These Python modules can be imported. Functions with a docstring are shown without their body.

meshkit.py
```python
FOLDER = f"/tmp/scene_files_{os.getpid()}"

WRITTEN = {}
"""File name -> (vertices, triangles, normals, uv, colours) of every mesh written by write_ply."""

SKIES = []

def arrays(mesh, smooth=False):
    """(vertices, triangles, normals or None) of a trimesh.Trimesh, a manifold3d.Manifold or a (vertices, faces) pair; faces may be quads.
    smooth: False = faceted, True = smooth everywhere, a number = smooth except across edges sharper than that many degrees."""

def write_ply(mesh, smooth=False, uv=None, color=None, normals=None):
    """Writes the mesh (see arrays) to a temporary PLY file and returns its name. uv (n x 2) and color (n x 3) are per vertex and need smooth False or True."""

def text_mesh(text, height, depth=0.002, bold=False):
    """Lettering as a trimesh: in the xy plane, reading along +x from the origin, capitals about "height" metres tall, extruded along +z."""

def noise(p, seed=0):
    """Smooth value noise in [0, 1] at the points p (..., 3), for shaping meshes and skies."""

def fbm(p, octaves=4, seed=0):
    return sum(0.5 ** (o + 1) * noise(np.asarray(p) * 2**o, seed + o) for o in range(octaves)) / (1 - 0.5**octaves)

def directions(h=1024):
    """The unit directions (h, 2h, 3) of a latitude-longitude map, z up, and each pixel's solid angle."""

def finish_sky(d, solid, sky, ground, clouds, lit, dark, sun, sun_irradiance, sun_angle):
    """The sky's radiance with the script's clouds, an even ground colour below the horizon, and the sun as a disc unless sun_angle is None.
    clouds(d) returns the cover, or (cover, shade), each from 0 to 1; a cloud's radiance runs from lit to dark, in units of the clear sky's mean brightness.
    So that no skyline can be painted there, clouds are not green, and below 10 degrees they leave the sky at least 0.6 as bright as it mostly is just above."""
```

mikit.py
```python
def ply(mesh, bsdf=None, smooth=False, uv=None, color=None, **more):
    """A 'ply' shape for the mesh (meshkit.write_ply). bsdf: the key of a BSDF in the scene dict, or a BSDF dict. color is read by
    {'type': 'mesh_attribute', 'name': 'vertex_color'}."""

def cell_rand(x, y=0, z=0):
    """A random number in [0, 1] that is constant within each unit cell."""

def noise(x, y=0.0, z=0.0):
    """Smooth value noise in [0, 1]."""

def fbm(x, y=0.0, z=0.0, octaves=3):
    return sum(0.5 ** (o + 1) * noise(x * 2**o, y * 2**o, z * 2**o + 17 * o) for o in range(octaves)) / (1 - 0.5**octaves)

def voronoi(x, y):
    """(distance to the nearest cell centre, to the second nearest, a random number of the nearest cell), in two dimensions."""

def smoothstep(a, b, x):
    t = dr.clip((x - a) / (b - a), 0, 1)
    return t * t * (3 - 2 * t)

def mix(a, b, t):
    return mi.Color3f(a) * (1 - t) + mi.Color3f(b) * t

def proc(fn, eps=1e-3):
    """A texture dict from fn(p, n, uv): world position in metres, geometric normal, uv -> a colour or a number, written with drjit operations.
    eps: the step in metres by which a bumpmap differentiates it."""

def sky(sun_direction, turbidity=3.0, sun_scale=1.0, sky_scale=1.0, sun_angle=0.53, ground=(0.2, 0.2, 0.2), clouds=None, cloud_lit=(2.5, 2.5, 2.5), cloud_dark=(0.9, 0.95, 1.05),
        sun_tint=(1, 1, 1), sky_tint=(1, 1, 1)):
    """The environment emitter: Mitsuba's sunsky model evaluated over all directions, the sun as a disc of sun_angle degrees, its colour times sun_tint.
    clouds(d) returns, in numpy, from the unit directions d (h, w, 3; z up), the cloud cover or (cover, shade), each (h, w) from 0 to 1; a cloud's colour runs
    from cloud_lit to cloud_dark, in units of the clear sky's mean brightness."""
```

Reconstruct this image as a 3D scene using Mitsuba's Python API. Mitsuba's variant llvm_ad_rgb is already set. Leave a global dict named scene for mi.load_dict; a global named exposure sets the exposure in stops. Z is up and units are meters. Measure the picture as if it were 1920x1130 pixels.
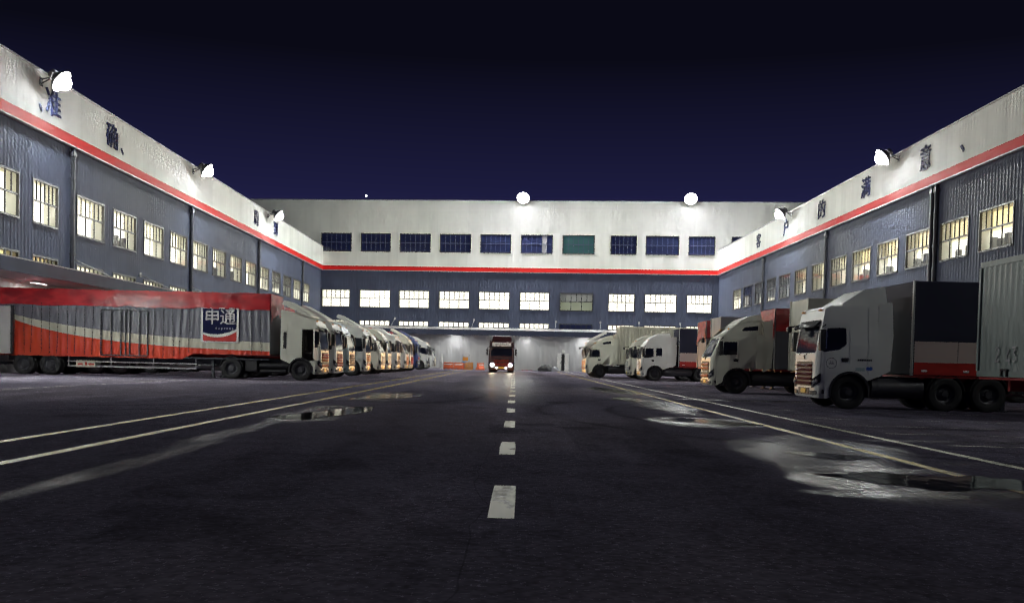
import math, random
import numpy as np, trimesh, manifold3d as m3
from shapely.geometry import Polygon
import drjit as dr, mitsuba as mi, mikit, meshkit
from mikit import noise, fbm, smoothstep, mix, cell_rand

T = mi.ScalarTransform4f
scene, labels = {}, {}
rng = random.Random(7)

# ------------------------------------------------------------------ camera, sky, exposure
exposure = 0.0
ROLL, PITCH, YAW, FPX, PPY = 0.0235, -0.0353, -0.0024, 1820.0, 740.84     # lens and pose, fitted in 1920 x 1130 pixels
_c, _s = math.cos, math.sin
fw = np.array([_s(YAW) * _c(PITCH), _c(YAW) * _c(PITCH), _s(PITCH)])
rt = np.array([_c(YAW), -_s(YAW), 0.0])
up = np.cross(rt, fw)
up = _c(ROLL) * up - _s(ROLL) * rt
EYE = np.array([0, 0, 1.2])
scene['camera'] = {'type': 'perspective', 'fov': math.degrees(2 * math.atan(960 / FPX)), 'fov_axis': 'x',
                   'principal_point_offset_y': - (PPY - 565) / 1130, 'near_clip': 0.05, 'far_clip': 900.0,
                   'to_world': T().look_at(origin=EYE.tolist(), target=(EYE + fw).tolist(), up=up.tolist())}


def night(d):
    e = np.degrees(np.arcsin(np.clip(d[..., 2], -1, 1)))
    return 1.0, np.clip((e - 6) / 11, 0, 1) ** 0.75          # a night sky that darkens evenly from the horizon upwards


scene['sky'] = {**mikit.sky((0, 1, 0.25), sun_scale=0.0, sky_scale=0.95, clouds=night, cloud_lit=(0.34, 0.34, 1.45), cloud_dark=(0.058, 0.058, 0.15),
                            ground=(0.05, 0.05, 0.06)), 'sampling_weight': 2.0}

# ------------------------------------------------------------------ helpers
def rgb(*c):
    return {'type': 'rgb', 'value': list(c)}


_taken = {}


def numbered(key):
    n = _taken.get(key, -1) + 1
    _taken[key] = n
    return key if n == 0 else f'{key}_{n:03d}'


def obj(key, mesh, m, smooth=False, tw=None, label=None, cat=None, group=None, kind=None, **more):
    """One entry of scene; a ply dict or a mesh. The key gets a number when it is taken."""
    key = numbered(key)
    d = dict(mesh) if isinstance(mesh, dict) else mikit.ply(mesh, m, smooth=smooth)
    if m is not None:
        d['bsdf'] = {'type': 'ref', 'id': m}
    if tw is not None:
        d['to_world'] = tw
    d.update(more)
    scene[key] = d
    tag(key, label, cat, group, kind)
    return key


def tag(key, label=None, cat=None, group=None, kind=None):
    e = {k: v for k, v in (('label', label), ('category', cat), ('group', group), ('kind', kind)) if v}
    if e:
        labels[key] = e


def box(x0, x1, y0, y1, z0, z1, ch=0.0):
    """A box, with chamfered edges when ch > 0."""
    if ch <= 0:
        b = trimesh.creation.box((x1 - x0, y1 - y0, z1 - z0))
        b.apply_translation(((x0 + x1) / 2, (y0 + y1) / 2, (z0 + z1) / 2))
        return b
    h = np.array([(x1 - x0) / 2, (y1 - y0) / 2, (z1 - z0) / 2])
    pts = []
    for sx in (-1, 1):
        for sy in (-1, 1):
            for sz in (-1, 1):
                s = np.array([sx, sy, sz])
                for k in range(3):
                    q = s * (h - ch)
                    q[k] = s[k] * h[k]
                    pts.append(q)
    b = trimesh.convex.convex_hull(np.array(pts))
    b.apply_translation(((x0 + x1) / 2, (y0 + y1) / 2, (z0 + z1) / 2))
    return b


def cat(*ms):
    ms = [m for x in ms for m in (x if isinstance(x, (list, tuple)) else [x])]
    return trimesh.util.concatenate(ms)


def rod(a, b, r, sides=8):
    return trimesh.creation.cylinder(r, segment=[a, b], sections=sides)


def lathe(profile, axis='y', sections=28):
    """profile (radius, along) revolved about the axis."""
    m = trimesh.creation.revolve(np.array(profile, float), sections=sections)
    if axis == 'y':
        m.apply_transform(trimesh.transformations.rotation_matrix(-math.pi / 2, [1, 0, 0]))
    if axis == 'x':
        m.apply_transform(trimesh.transformations.rotation_matrix(math.pi / 2, [0, 1, 0]))
    return m


def grid(fn, us, vs):
    """A sheet of quads from fn(u, v) -> (..., 3)."""
    U, V = np.meshgrid(us, vs, indexing='ij')
    P = fn(U, V).reshape(-1, 3)
    nu, nv = len(us), len(vs)
    i, j = np.meshgrid(np.arange(nu - 1), np.arange(nv - 1), indexing='ij')
    a = (i * nv + j).ravel()
    f = np.vstack([np.stack([a, a + nv, a + nv + 1], 1), np.stack([a, a + nv + 1, a + 1], 1)])
    return trimesh.Trimesh(P, f, process=False)


def frame(o, u):
    """Wall frame: local x along the wall (to the right as seen from the court), local y into the building, z up."""
    u = np.array([*u, 0.0]) / np.hypot(*u)
    y = np.cross([0, 0, 1], u)
    m = np.eye(4)
    m[:3, 0], m[:3, 1], m[:3, 2], m[:3, 3] = u, y, (0, 0, 1), (*o, 0)
    return m


def tw(m):
    return T(m.tolist())


def shift(m, x=0, y=0, z=0):
    q = np.eye(4)
    q[:3, 3] = x, y, z
    return m @ q


# ------------------------------------------------------------------ materials
def principled(base, rough, **k):
    base = rgb(*base) if isinstance(base, (tuple, list)) else mikit.proc(base)
    return {'type': 'twosided', 'bsdf': {'type': 'principled', 'base_color': base, 'roughness': rough if not callable(rough) else mikit.proc(rough), **k}}


def streaky(a, b, amount):
    def fn(p, n, uv):
        s = p.x + p.y
        t = fbm(s * 1.7, p.z * 0.13, 3.0, octaves=3) * 0.7 + fbm(p.x * 0.5, p.y * 0.5, p.z * 0.5) * 0.5
        sheet = 0.90 + 0.10 * cell_rand(s / 1.2, dr.floor(p.z / 6.0))
        return mix(a, b, dr.clip((t - 0.45) * amount, 0, 1)) * sheet
    return fn


scene['white_cladding'] = principled(streaky((0.76, 0.77, 0.71), (0.60, 0.61, 0.56), 1.0), 0.7, specular=0.2)
scene['slate_cladding'] = principled(streaky((0.056, 0.067, 0.112), (0.040, 0.047, 0.080), 1.2), 0.65, specular=0.25)
scene['pale_cladding'] = principled(streaky((0.50, 0.50, 0.50), (0.36, 0.36, 0.37), 1.6), 0.5)
scene['red_stripe_paint'] = principled((0.60, 0.02, 0.02), 0.7, specular=0.15)
scene['dark_steel'] = principled((0.022, 0.024, 0.034), 0.45)
scene['grey_steel'] = principled((0.30, 0.30, 0.32), 0.4)
scene['trim'] = principled((0.35, 0.35, 0.35), 0.4)
scene['roofing'] = principled((0.2, 0.2, 0.2), 0.8)
scene['window_frame'] = principled((0.03, 0.03, 0.035), 0.4)
scene['sash_blue'] = principled((0.07, 0.08, 0.13), 0.5)
scene['clear_glass'] = {'type': 'thindielectric', 'int_ior': 1.5}
scene['night_glass'] = principled((0.012, 0.016, 0.05), 0.08, specular=0.6)
scene['teal_glass'] = principled((0.035, 0.10, 0.105), 0.2, specular=0.4)
scene['curtain_white'] = principled((0.30, 0.30, 0.32), 0.6)
scene['letter_navy'] = principled((0.010, 0.013, 0.05), 0.8, specular=0.1)
scene['blind'] = {'type': 'diffuse', 'reflectance': rgb(0.6, 0.6, 0.55)}
scene['shelf_grey'] = principled((0.12, 0.12, 0.12), 0.6)
scene['lamp_black'] = {'type': 'diffuse', 'reflectance': rgb(0.2, 0.2, 0.2)}
scene['yellow_paint'] = principled(lambda p, n, uv: mix((0.46, 0.31, 0.05), (0.17, 0.12, 0.04), smoothstep(0.45, 0.75, fbm(p.x * 6, p.y * 1.5, octaves=4))), 0.55)
scene['white_paint'] = principled(lambda p, n, uv: mix((0.62, 0.60, 0.50), (0.22, 0.21, 0.19), smoothstep(0.5, 0.8, fbm(p.x * 7, p.y * 2.5, octaves=4))), 0.55)
scene['faded_paint'] = principled(lambda p, n, uv: mix((0.42, 0.41, 0.40), (0.09, 0.09, 0.10), smoothstep(0.35, 0.65, fbm(p.x * 3, p.y * 2.5, octaves=4))), 0.55)


# wet patches of the yard: (x, y, half width, half length, strength), in metres
WET = [(3.5, 10.5, 0.42, 0.8, 1.2), (4.3, 9.45, 1.2, 0.42, 1.0), (4.5, 11.5, 0.9, 0.35, 0.7), (3.7, 13.1, 0.35, 0.6, 0.6), (3.5, 21.0, 0.6, 0.9, 1.2), (4.7, 20.6, 0.5, 1.2, 1.1), (-3.95, 18.6, 0.6, 0.8, 1.1), (-4.4, 22.6, 0.5, 1.6, 1.0), (-4.1, 32.0, 0.8, 2.2, 0.9),
       (4.0, 12.4, 0.75, 3.6, 0.30), (4.7, 9.6, 1.2, 1.3, 0.34), (5.9, 9.4, 1.0, 1.3, 0.3), (3.9, 20.6, 0.9, 1.6, 0.5), (5.0, 15.0, 0.9, 2.6, 0.22), (4.3, 29.0, 0.8, 5.0, 0.40),
       (4.6, 42.0, 1.3, 8.0, 0.5), (-4.12, 10.2, 0.20, 3.2, 0.12), (-4.35, 15.0, 0.24, 3.0, 0.15), (-4.0, 20.0, 0.8, 2.4, 0.7), (-3.9, 30.5, 0.9, 4.0, 0.7),
       (-4.3, 48.0, 1.0, 6.0, 0.35), (9.5, 20.0, 3.4, 0.4, 0.35), (10.0, 16.5, 3.8, 0.4, 0.45), (9.0, 12.5, 3.4, 0.5, 0.5), (9.0, 34.0, 3.0, 1.1, 0.5), (-9.0, 40.0, 6.0, 1.0, 0.2)]


def wetness(p):
    dx = (fbm(p.x * 1.3, p.y * 0.9, 2.0, octaves=4) - 0.5) * 0.9
    dy = (fbm(p.x * 0.7, p.y * 0.5, 9.0, octaves=3) - 0.5) * 2.0
    w = mi.Float(0)
    for x, y, a, b, s in WET:
        q = dr.square((p.x + dx * min(1.0, a) - x) / a) + dr.square((p.y + dy * min(1, b / 3) - y) / b)
        w = dr.maximum(w, s * (1 - smoothstep(0.2, 1.3, q)))
    ragged = smoothstep(0.28, 0.66, fbm(p.x * 3.1, p.y * 1.7, 5.0, octaves=5))
    stones = 0.6 + 0.4 * smoothstep(0.35, 0.65, noise(p.x * 16, p.y * 13, 2.0))
    lane = 0.5 * dr.exp(-dr.square((p.x + 0.9 + 0.6 * (noise(p.y * 0.12, 4.0) - 0.5)) / 1.5)) * smoothstep(24, 60, p.y) * (0.5 + 0.5 * ragged)      # damp film on the driving lane
    return dr.clip(dr.maximum(w * 1.3 * (0.35 + 0.65 * ragged), lane), 0, 1) * stones


def asphalt(p, n, uv):
    big = fbm(p.x * 0.16, p.y * 0.10, 1.0, octaves=4)
    fine = fbm(p.x * 22, p.y * 22, 4.0, octaves=2)
    c = mix((0.098, 0.090, 0.124), (0.150, 0.134, 0.168), smoothstep(0.32, 0.68, big)) * (0.42 + 0.75 * fine + 0.4 * fbm(p.x * 3.5, p.y * 2.2, 6.0, octaves=3))
    patch = smoothstep(0.0, 0.02, p.x - 0.9) * smoothstep(0.0, 0.02, 2.7 - p.x) * smoothstep(0.0, 0.03, p.y - 13.2) * smoothstep(0.0, 0.03, 19.6 - p.y)      # a resurfaced rectangle
    patch = dr.maximum(patch, smoothstep(0.0, 0.02, p.x + 3.3) * smoothstep(0.0, 0.02, -1.9 - p.x) * smoothstep(0.0, 0.03, p.y - 8.0) * smoothstep(0.0, 0.03, 12.0 - p.y))
    c = c * (1 - 0.16 * patch)
    oil = smoothstep(0.66, 0.78, fbm(p.x * 0.8, p.y * 0.45, 31.0, octaves=4))
    c = c * (1 - 0.3 * oil)
    dust = smoothstep(0.5, 0.75, fbm(p.x * 0.9 + 0.4 * fbm(p.y * 2.0, p.x, octaves=2), p.y * 0.12, 12.0, octaves=4))
    c = c * (1 + 0.35 * dust)
    mend = smoothstep(0.03, 0.0, dr.abs(p.x - 1.9 - 0.25 * fbm(p.y * 0.35, 8.0, octaves=4))) + smoothstep(0.03, 0.0, dr.abs(p.y - 15.8 - 0.5 * fbm(p.x * 0.5, 3.0, octaves=4))) * smoothstep(-3.0, -2.0, p.x)
    track = dr.exp(-dr.square((dr.abs(p.x) - 2.6 + 0.5 * noise(p.y * 0.1)) / 0.7)) * 0.22          # tyre-darkened lanes
    crack = smoothstep(0.012, 0.0, dr.abs(p.x + 0.36 + (fbm(p.y * 0.5, 3.0, octaves=4) - 0.5) * 0.35))
    marks = mi.Float(0)
    for cx, cy, R in ((14.0, 24.0, 11.6), (14.0, 24.0, 13.4), (-16.0, 33.0, 13.2), (-16.0, 33.0, 15.0), (17.0, 52.0, 16.2), (17.0, 52.0, 18.0)):          # tyre marks of turning trucks
        marks = dr.maximum(marks, dr.exp(-dr.square((dr.sqrt(dr.square(p.x - cx) + dr.square(p.y - cy)) - R) / 0.13)) * smoothstep(0.35, 0.6, fbm(p.x * 0.4, p.y * 0.3, 21.0)))
    specks = smoothstep(0.80, 0.93, noise(p.x * 48, p.y * 48, 3.0)) * 0.9
    c = c * (1 - 0.38 * marks) * (1 + specks)
    return c * (1 - track) * (1 - 0.5 * wetness(p)) * (1 - 0.3 * crack) * (1 - 0.14 * dr.minimum(mend, 1))


GRAIN = mikit.proc(lambda p, n, uv: fbm(p.x * 45, p.y * 45, 0.0, octaves=2), eps=0.006)
scene['asphalt'] = {'type': 'twosided', 'bsdf': {'type': 'blendbsdf', 'weight': mikit.proc(lambda p, n, uv: wetness(p)),
                    'dry': {'type': 'principled', 'base_color': mikit.proc(asphalt), 'roughness': 0.9, 'specular': 0.0},
                    'wet': {'type': 'bumpmap', 'arbitrary': GRAIN, 'scale': 0.005, 'bsdf': {'type': 'principled', 'base_color': rgb(0.012, 0.011, 0.017), 'roughness': 0.22, 'specular': 0.5}}}}
scene['puddle_water'] = {'type': 'twosided', 'bsdf': {'type': 'bumpmap', 'arbitrary': mikit.proc(lambda p, n, uv: fbm(p.x * 6, p.y * 6, 1.0, octaves=2), eps=0.01), 'scale': 0.0012,
                         'bsdf': {'type': 'principled', 'base_color': rgb(0.008, 0.008, 0.010), 'roughness': 0.03, 'specular': 0.5}}}

# ------------------------------------------------------------------ ground, markings, puddles
g = trimesh.Trimesh([[-320, -60, 0], [320, -60, 0], [320, 420, 0], [-320, 420, 0]], [[0, 1, 2], [0, 2, 3]], process=False)
obj('ground', g, 'asphalt', kind='structure', label='dark worn asphalt yard with wet patches between the warehouses')


def flat(pts, z):
    pg = Polygon(pts)
    v, f = trimesh.creation.triangulate_polygon(pg, engine='earcut')
    return trimesh.Trimesh(np.c_[v, np.full(len(v), z)], f, process=False)


def strip(x0, y0, x1, y1, w, z=0.004, seed=0):
    """A painted line with slightly uneven edges."""
    a, b = np.array([x0, y0]), np.array([x1, y1])
    L = np.linalg.norm(b - a)
    d = (b - a) / L
    nrm = np.array([-d[1], d[0]])
    n = max(2, int(L / 0.6))
    t = np.linspace(0, 1, n)
    c = a + t[:, None] * (b - a)
    e = meshkit.noise(np.stack([t * L * 2, t * 0 + seed, t * 0], -1)) * 0.02
    L_, R_ = c + nrm * (w / 2 + e[:, None] - 0.01), c - nrm * (w / 2 + e[::-1, None] - 0.01)
    v = np.vstack([np.c_[L_, np.full(n, z)], np.c_[R_, np.full(n, z)]])
    i = np.arange(n - 1)
    f = np.vstack([np.stack([i + n, i + n + 1, i + 1], 1), np.stack([i + n, i + 1, i], 1)])
    return trimesh.Trimesh(v, f, process=False)


for k in range(24):
    y = 7.35 + 5.05 * k - 5.05
    obj('ground__lane_dash', strip(-0.075, y, -0.075, y + 1.95, 0.21, seed=k), 'white_paint')
obj('ground__yellow_line', strip(-5.372, 4, -5.372, 124, 0.17, seed=31), 'yellow_paint', label='inner yellow line left of the lane')
obj('ground__yellow_line', strip(-6.632, 4, -6.632, 124, 0.17, seed=32), 'yellow_paint', label='outer yellow line in front of the left trucks')
obj('ground__yellow_line', strip(5.152, 4, 5.152, 124, 0.17, seed=33), 'yellow_paint', label='yellow line right of the lane')
obj('ground__white_line', strip(6.39, 4, 6.39, 124, 0.15, seed=34), 'white_paint', label='pale line in front of the right trucks')
for k, y in enumerate((12.6, 15.4, 18.0, 20.4, 22.9, 26.9, 33.4, 37.6, 46.6, 50.0, 54.5, 61.0, 68.0, 77.0)):
    obj('ground__bay_line', strip(7.0, y + 0.25, 24.5, y - 0.5, 0.13, seed=50 + k), 'faded_paint')
for k, y in enumerate((43.8, 50.6, 55.2, 60.6, 67.0, 71.7, 77.5, 83.0)):
    obj('ground__bay_line', strip(-23.0, y, -7.4, y, 0.13, seed=80 + k), 'faded_paint')
obj('ground__bay_line', strip(-15.2, 24.0, -15.0, 44.4, 0.15, seed=99), 'faded_paint')
obj('ground__bay_line', strip(-24.5, 40.9, -9.0, 41.6, 0.13, seed=98), 'faded_paint')


def puddle(pts, seed, label):
    pg = Polygon(pts).buffer(0.12).buffer(-0.05)
    ring = np.array(pg.segmentize(0.08).exterior.coords)[:-1]
    q = np.c_[ring, np.full(len(ring), seed * 3.1)]
    c = ring.mean(0)
    ring = ring + (ring - c) / (np.linalg.norm(ring - c, axis=1, keepdims=True) + 1e-6) * ((meshkit.fbm(q * [3.2, 2.0, 1], 4) - 0.5) * 0.62)[:, None]
    obj('puddle', flat(Polygon(ring).buffer(0), 0.007), 'puddle_water', kind='structure', label=label)


puddle([(-4.75, 18.8), (-4.0, 18.3), (-3.3, 21.4), (-3.45, 23.6), (-3.9, 23.0), (-4.1, 21.0)], 1, 'long puddle left of the lane mirroring the white trucks')
puddle([(-4.7, 27.7), (-3.7, 28.6), (-3.0, 31.4), (-3.6, 33.4), (-4.4, 31.6)], 2, 'smaller puddle farther up the left lane')
puddle([(3.05, 21.3), (3.6, 20.6), (4.5, 19.7), (5.05, 19.9), (4.5, 21.3), (3.7, 22.0)], 3, 'thin puddle beside the right yellow line')
puddle([(3.9, 13.55), (4.4, 12.75), (4.85, 13.1), (4.3, 13.75)], 4, 'small dark puddle inside the wet patch on the right')
puddle([(3.55, 10.9), (3.85, 10.25), (4.35, 9.7), (4.8, 10.0), (5.3, 9.9), (5.75, 10.6), (5.3, 11.1), (4.8, 10.85), (4.2, 11.3)], 5, 'near dark puddle on the right reflecting the truck')
puddle([(3.4, 45.0), (4.4, 39.0), (5.0, 37.0), (4.8, 43.0), (4.0, 48.0)], 6, 'far puddle along the right yellow line')
puddle([(3.3, 33.0), (4.2, 29.5), (4.5, 31.0), (3.9, 34.5)], 7, 'middle puddle along the right yellow line')
puddle([(8.0, 12.4), (10.5, 12.0), (11.0, 12.7), (9.0, 13.0)], 8, 'puddle across the near right parking bay')

# ------------------------------------------------------------------ warehouses
LEFT = frame((-25.2615, 0), (-0.008816, 1))
RIGHT = frame((26.182, 0), (0.001036, -1))
BACK = frame((0, 128.4485), (1, -0.104))
RIB, DEEP = 0.36, 0.018


def ribbed(s0, s1, z0, z1, y=0.0, pitch=RIB, deep=DEEP):
    """Corrugated sheet between s0 and s1, its valleys at depth y + deep."""
    k = np.arange(math.floor(s0 / pitch) - 1, math.ceil(s1 / pitch) + 1)
    xs = (k[:, None] * pitch + np.array([0, 0.2, 0.42, 0.62]) * pitch).ravel()
    ys = np.tile([deep, 0, 0, deep], len(k)) + y
    ends = np.interp([s0, s1], xs, ys)
    m = (xs > s0 + 1e-6) & (xs < s1 - 1e-6)
    xs, ys = np.r_[s0, xs[m], s1], np.r_[ends[0], ys[m], ends[1]]
    n = len(xs)
    v = np.vstack([np.c_[xs, ys, np.full(n, z0)], np.c_[xs, ys, np.full(n, z1)]])
    i = np.arange(n - 1)
    f = np.vstack([np.stack([i, i + 1, i + 1 + n], 1), np.stack([i, i + 1 + n, i + n], 1)])
    return trimesh.Trimesh(v, f, process=False)


def pierced(s0, s1, z0, z1, holes, y=0.0, deep=DEEP):
    """A ribbed wall with rectangular openings (all rows: list of (z0, z1, [(s0, s1), ...]))."""
    out, z = [], z0
    for a, b, spans in sorted(holes):
        out.append(ribbed(s0, s1, z, a, y, deep=deep))
        s = s0
        for p, q in sorted(spans):
            out.append(ribbed(s, p, a, b, y, deep=deep))
            s = q
        out.append(ribbed(s, s1, a, b, y, deep=deep))
        z = b
    out.append(ribbed(s0, s1, z, z1, y, deep=deep))
    return cat(out)


_win = {}


def window_meshes(w, h, cols_top, cols_bot, split, thick=0.022):
    """Meshes of a window of that size; x from 0 to w, z from 0 to h, y into the room."""
    key = (round(w, 1), round(h, 2), cols_top, cols_bot, split, thick)
    if key in _win:
        return _win[key]
    w = round(w, 1)
    f = 0.07
    fr = cat(box(-0.04, f, -0.03, 0.12, -0.04, h + 0.04), box(w - f, w + 0.04, -0.03, 0.12, -0.04, h + 0.04), box(f, w - f, -0.03, 0.12, h - f, h + 0.04), box(f, w - f, -0.05, 0.12, -0.04, f))
    bars, panes = [], []
    zs = [f, h - f] if not split else [f, h * split, h - f]
    if split:
        bars.append(box(f, w - f, 0.0, 0.10, h * split - 0.045, h * split + 0.045))
    for r in range(len(zs) - 1):
        n = cols_bot if (split and r == 0) else cols_top
        a = zs[r] + (0.045 if r else 0)
        b = zs[r + 1] - (0.045 if split and r == 0 else 0)
        xs = np.linspace(f, w - f, n + 1)
        for x in xs[1:-1]:
            bars.append(box(x - thick, x + thick, 0.02, 0.09, a, b))
        for i in range(n):
            p = grid(lambda u, v: np.stack([u, np.full_like(u, 0.055), v], -1), [xs[i] + (thick + 0.002) * (i > 0), xs[i + 1] - (thick + 0.002) * (i < n - 1)], [a, b])
            panes.append(p)
    room = cat(box(-0.03, 0.0, 0.12, 0.9, -0.03, h + 0.03), box(w, w + 0.03, 0.12, 0.9, -0.03, h + 0.03), box(0, w, 0.12, 0.9, -0.03, 0.0), box(0, w, 0.12, 0.9, h, h + 0.03))
    d = dict(frame=mikit.ply(fr), bar=mikit.ply(cat(bars)) if bars else None, panes=[mikit.ply(p) for p in panes], room=mikit.ply(room), w=w, split=h * split if split else None)
    _win[key] = d
    return d


def glow(x0, x1, z0, z1, y, colour, key, M, weight=0.0):
    """A lit blind inside a window: a real luminous sheet."""
    m = grid(lambda u, v: np.stack([u, np.full_like(u, y), v], -1), [x0, x1], [z0, z1])          # faces -y: out of the room
    return obj(key, m, 'blind', tw=tw(M), emitter={'type': 'area', 'radiance': rgb(*colour), 'sampling_weight': weight})


WARM, WHITE, YELLOW = (2.3, 2.1, 1.45), (2.5, 2.45, 2.0), (1.25, 0.98, 0.42)


def window(bld, name, F, s, z, w, h, lit, cols=(6, 3), split=0.52, y=0.0, thick=0.022, racks=False):
    d = window_meshes(w, h, *cols, split, thick)
    M = shift(F, s, y, z)
    k = obj(f'{bld}__{name}', d['frame'], 'window_frame', tw=tw(M))
    if d['bar']:
        obj(f'{k}__glazing_bar', d['bar'], 'sash_blue' if name == 'upper_window' else 'window_frame', tw=tw(M))
    glass = 'clear_glass' if lit is not None else 'night_glass'
    for i, p in enumerate(d['panes']):
        g_ = glass
        if isinstance(lit, str):
            g_ = lit if lit != 'curtain' else ('curtain_white' if i in (4, 10) else 'night_glass')
        obj(f'{k}__pane', p, g_, tw=tw(M))
    if lit is not None and not isinstance(lit, str):
        obj(f'{k}__reveal', d['room'], 'blind', tw=tw(M))
        vary = 0.72 + 0.5 * random.Random(int(s * 7) + int(z * 3)).random()
        top, bot = (tuple(c * vary for c in q_) for q_ in lit)
        zs = d['split'] or h
        if d['split']:
            glow(0, d['w'], 0, zs, 0.8, bot, f'{k}__lit_blind', M)
            glow(0, d['w'], zs, h, 0.78, top, f'{k}__lit_blind', M)
        else:
            glow(0, d['w'], 0, h, 0.8, top, f'{k}__lit_blind', M)
        if racks:
            r = random.Random(int(s * 10))
            for q in range(r.randint(3, 5)):
                x = r.uniform(0.3, w - 0.7)
                zz = r.uniform(0, 0.7)
                obj(f'{k}__shelf_load', box(x, x + r.uniform(0.18, 0.5), 0.4, 0.7, zz * 0.3, zz * 0.3 + r.uniform(0.2, 0.9)), 'shelf_grey', tw=tw(M))
    return k


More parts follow.
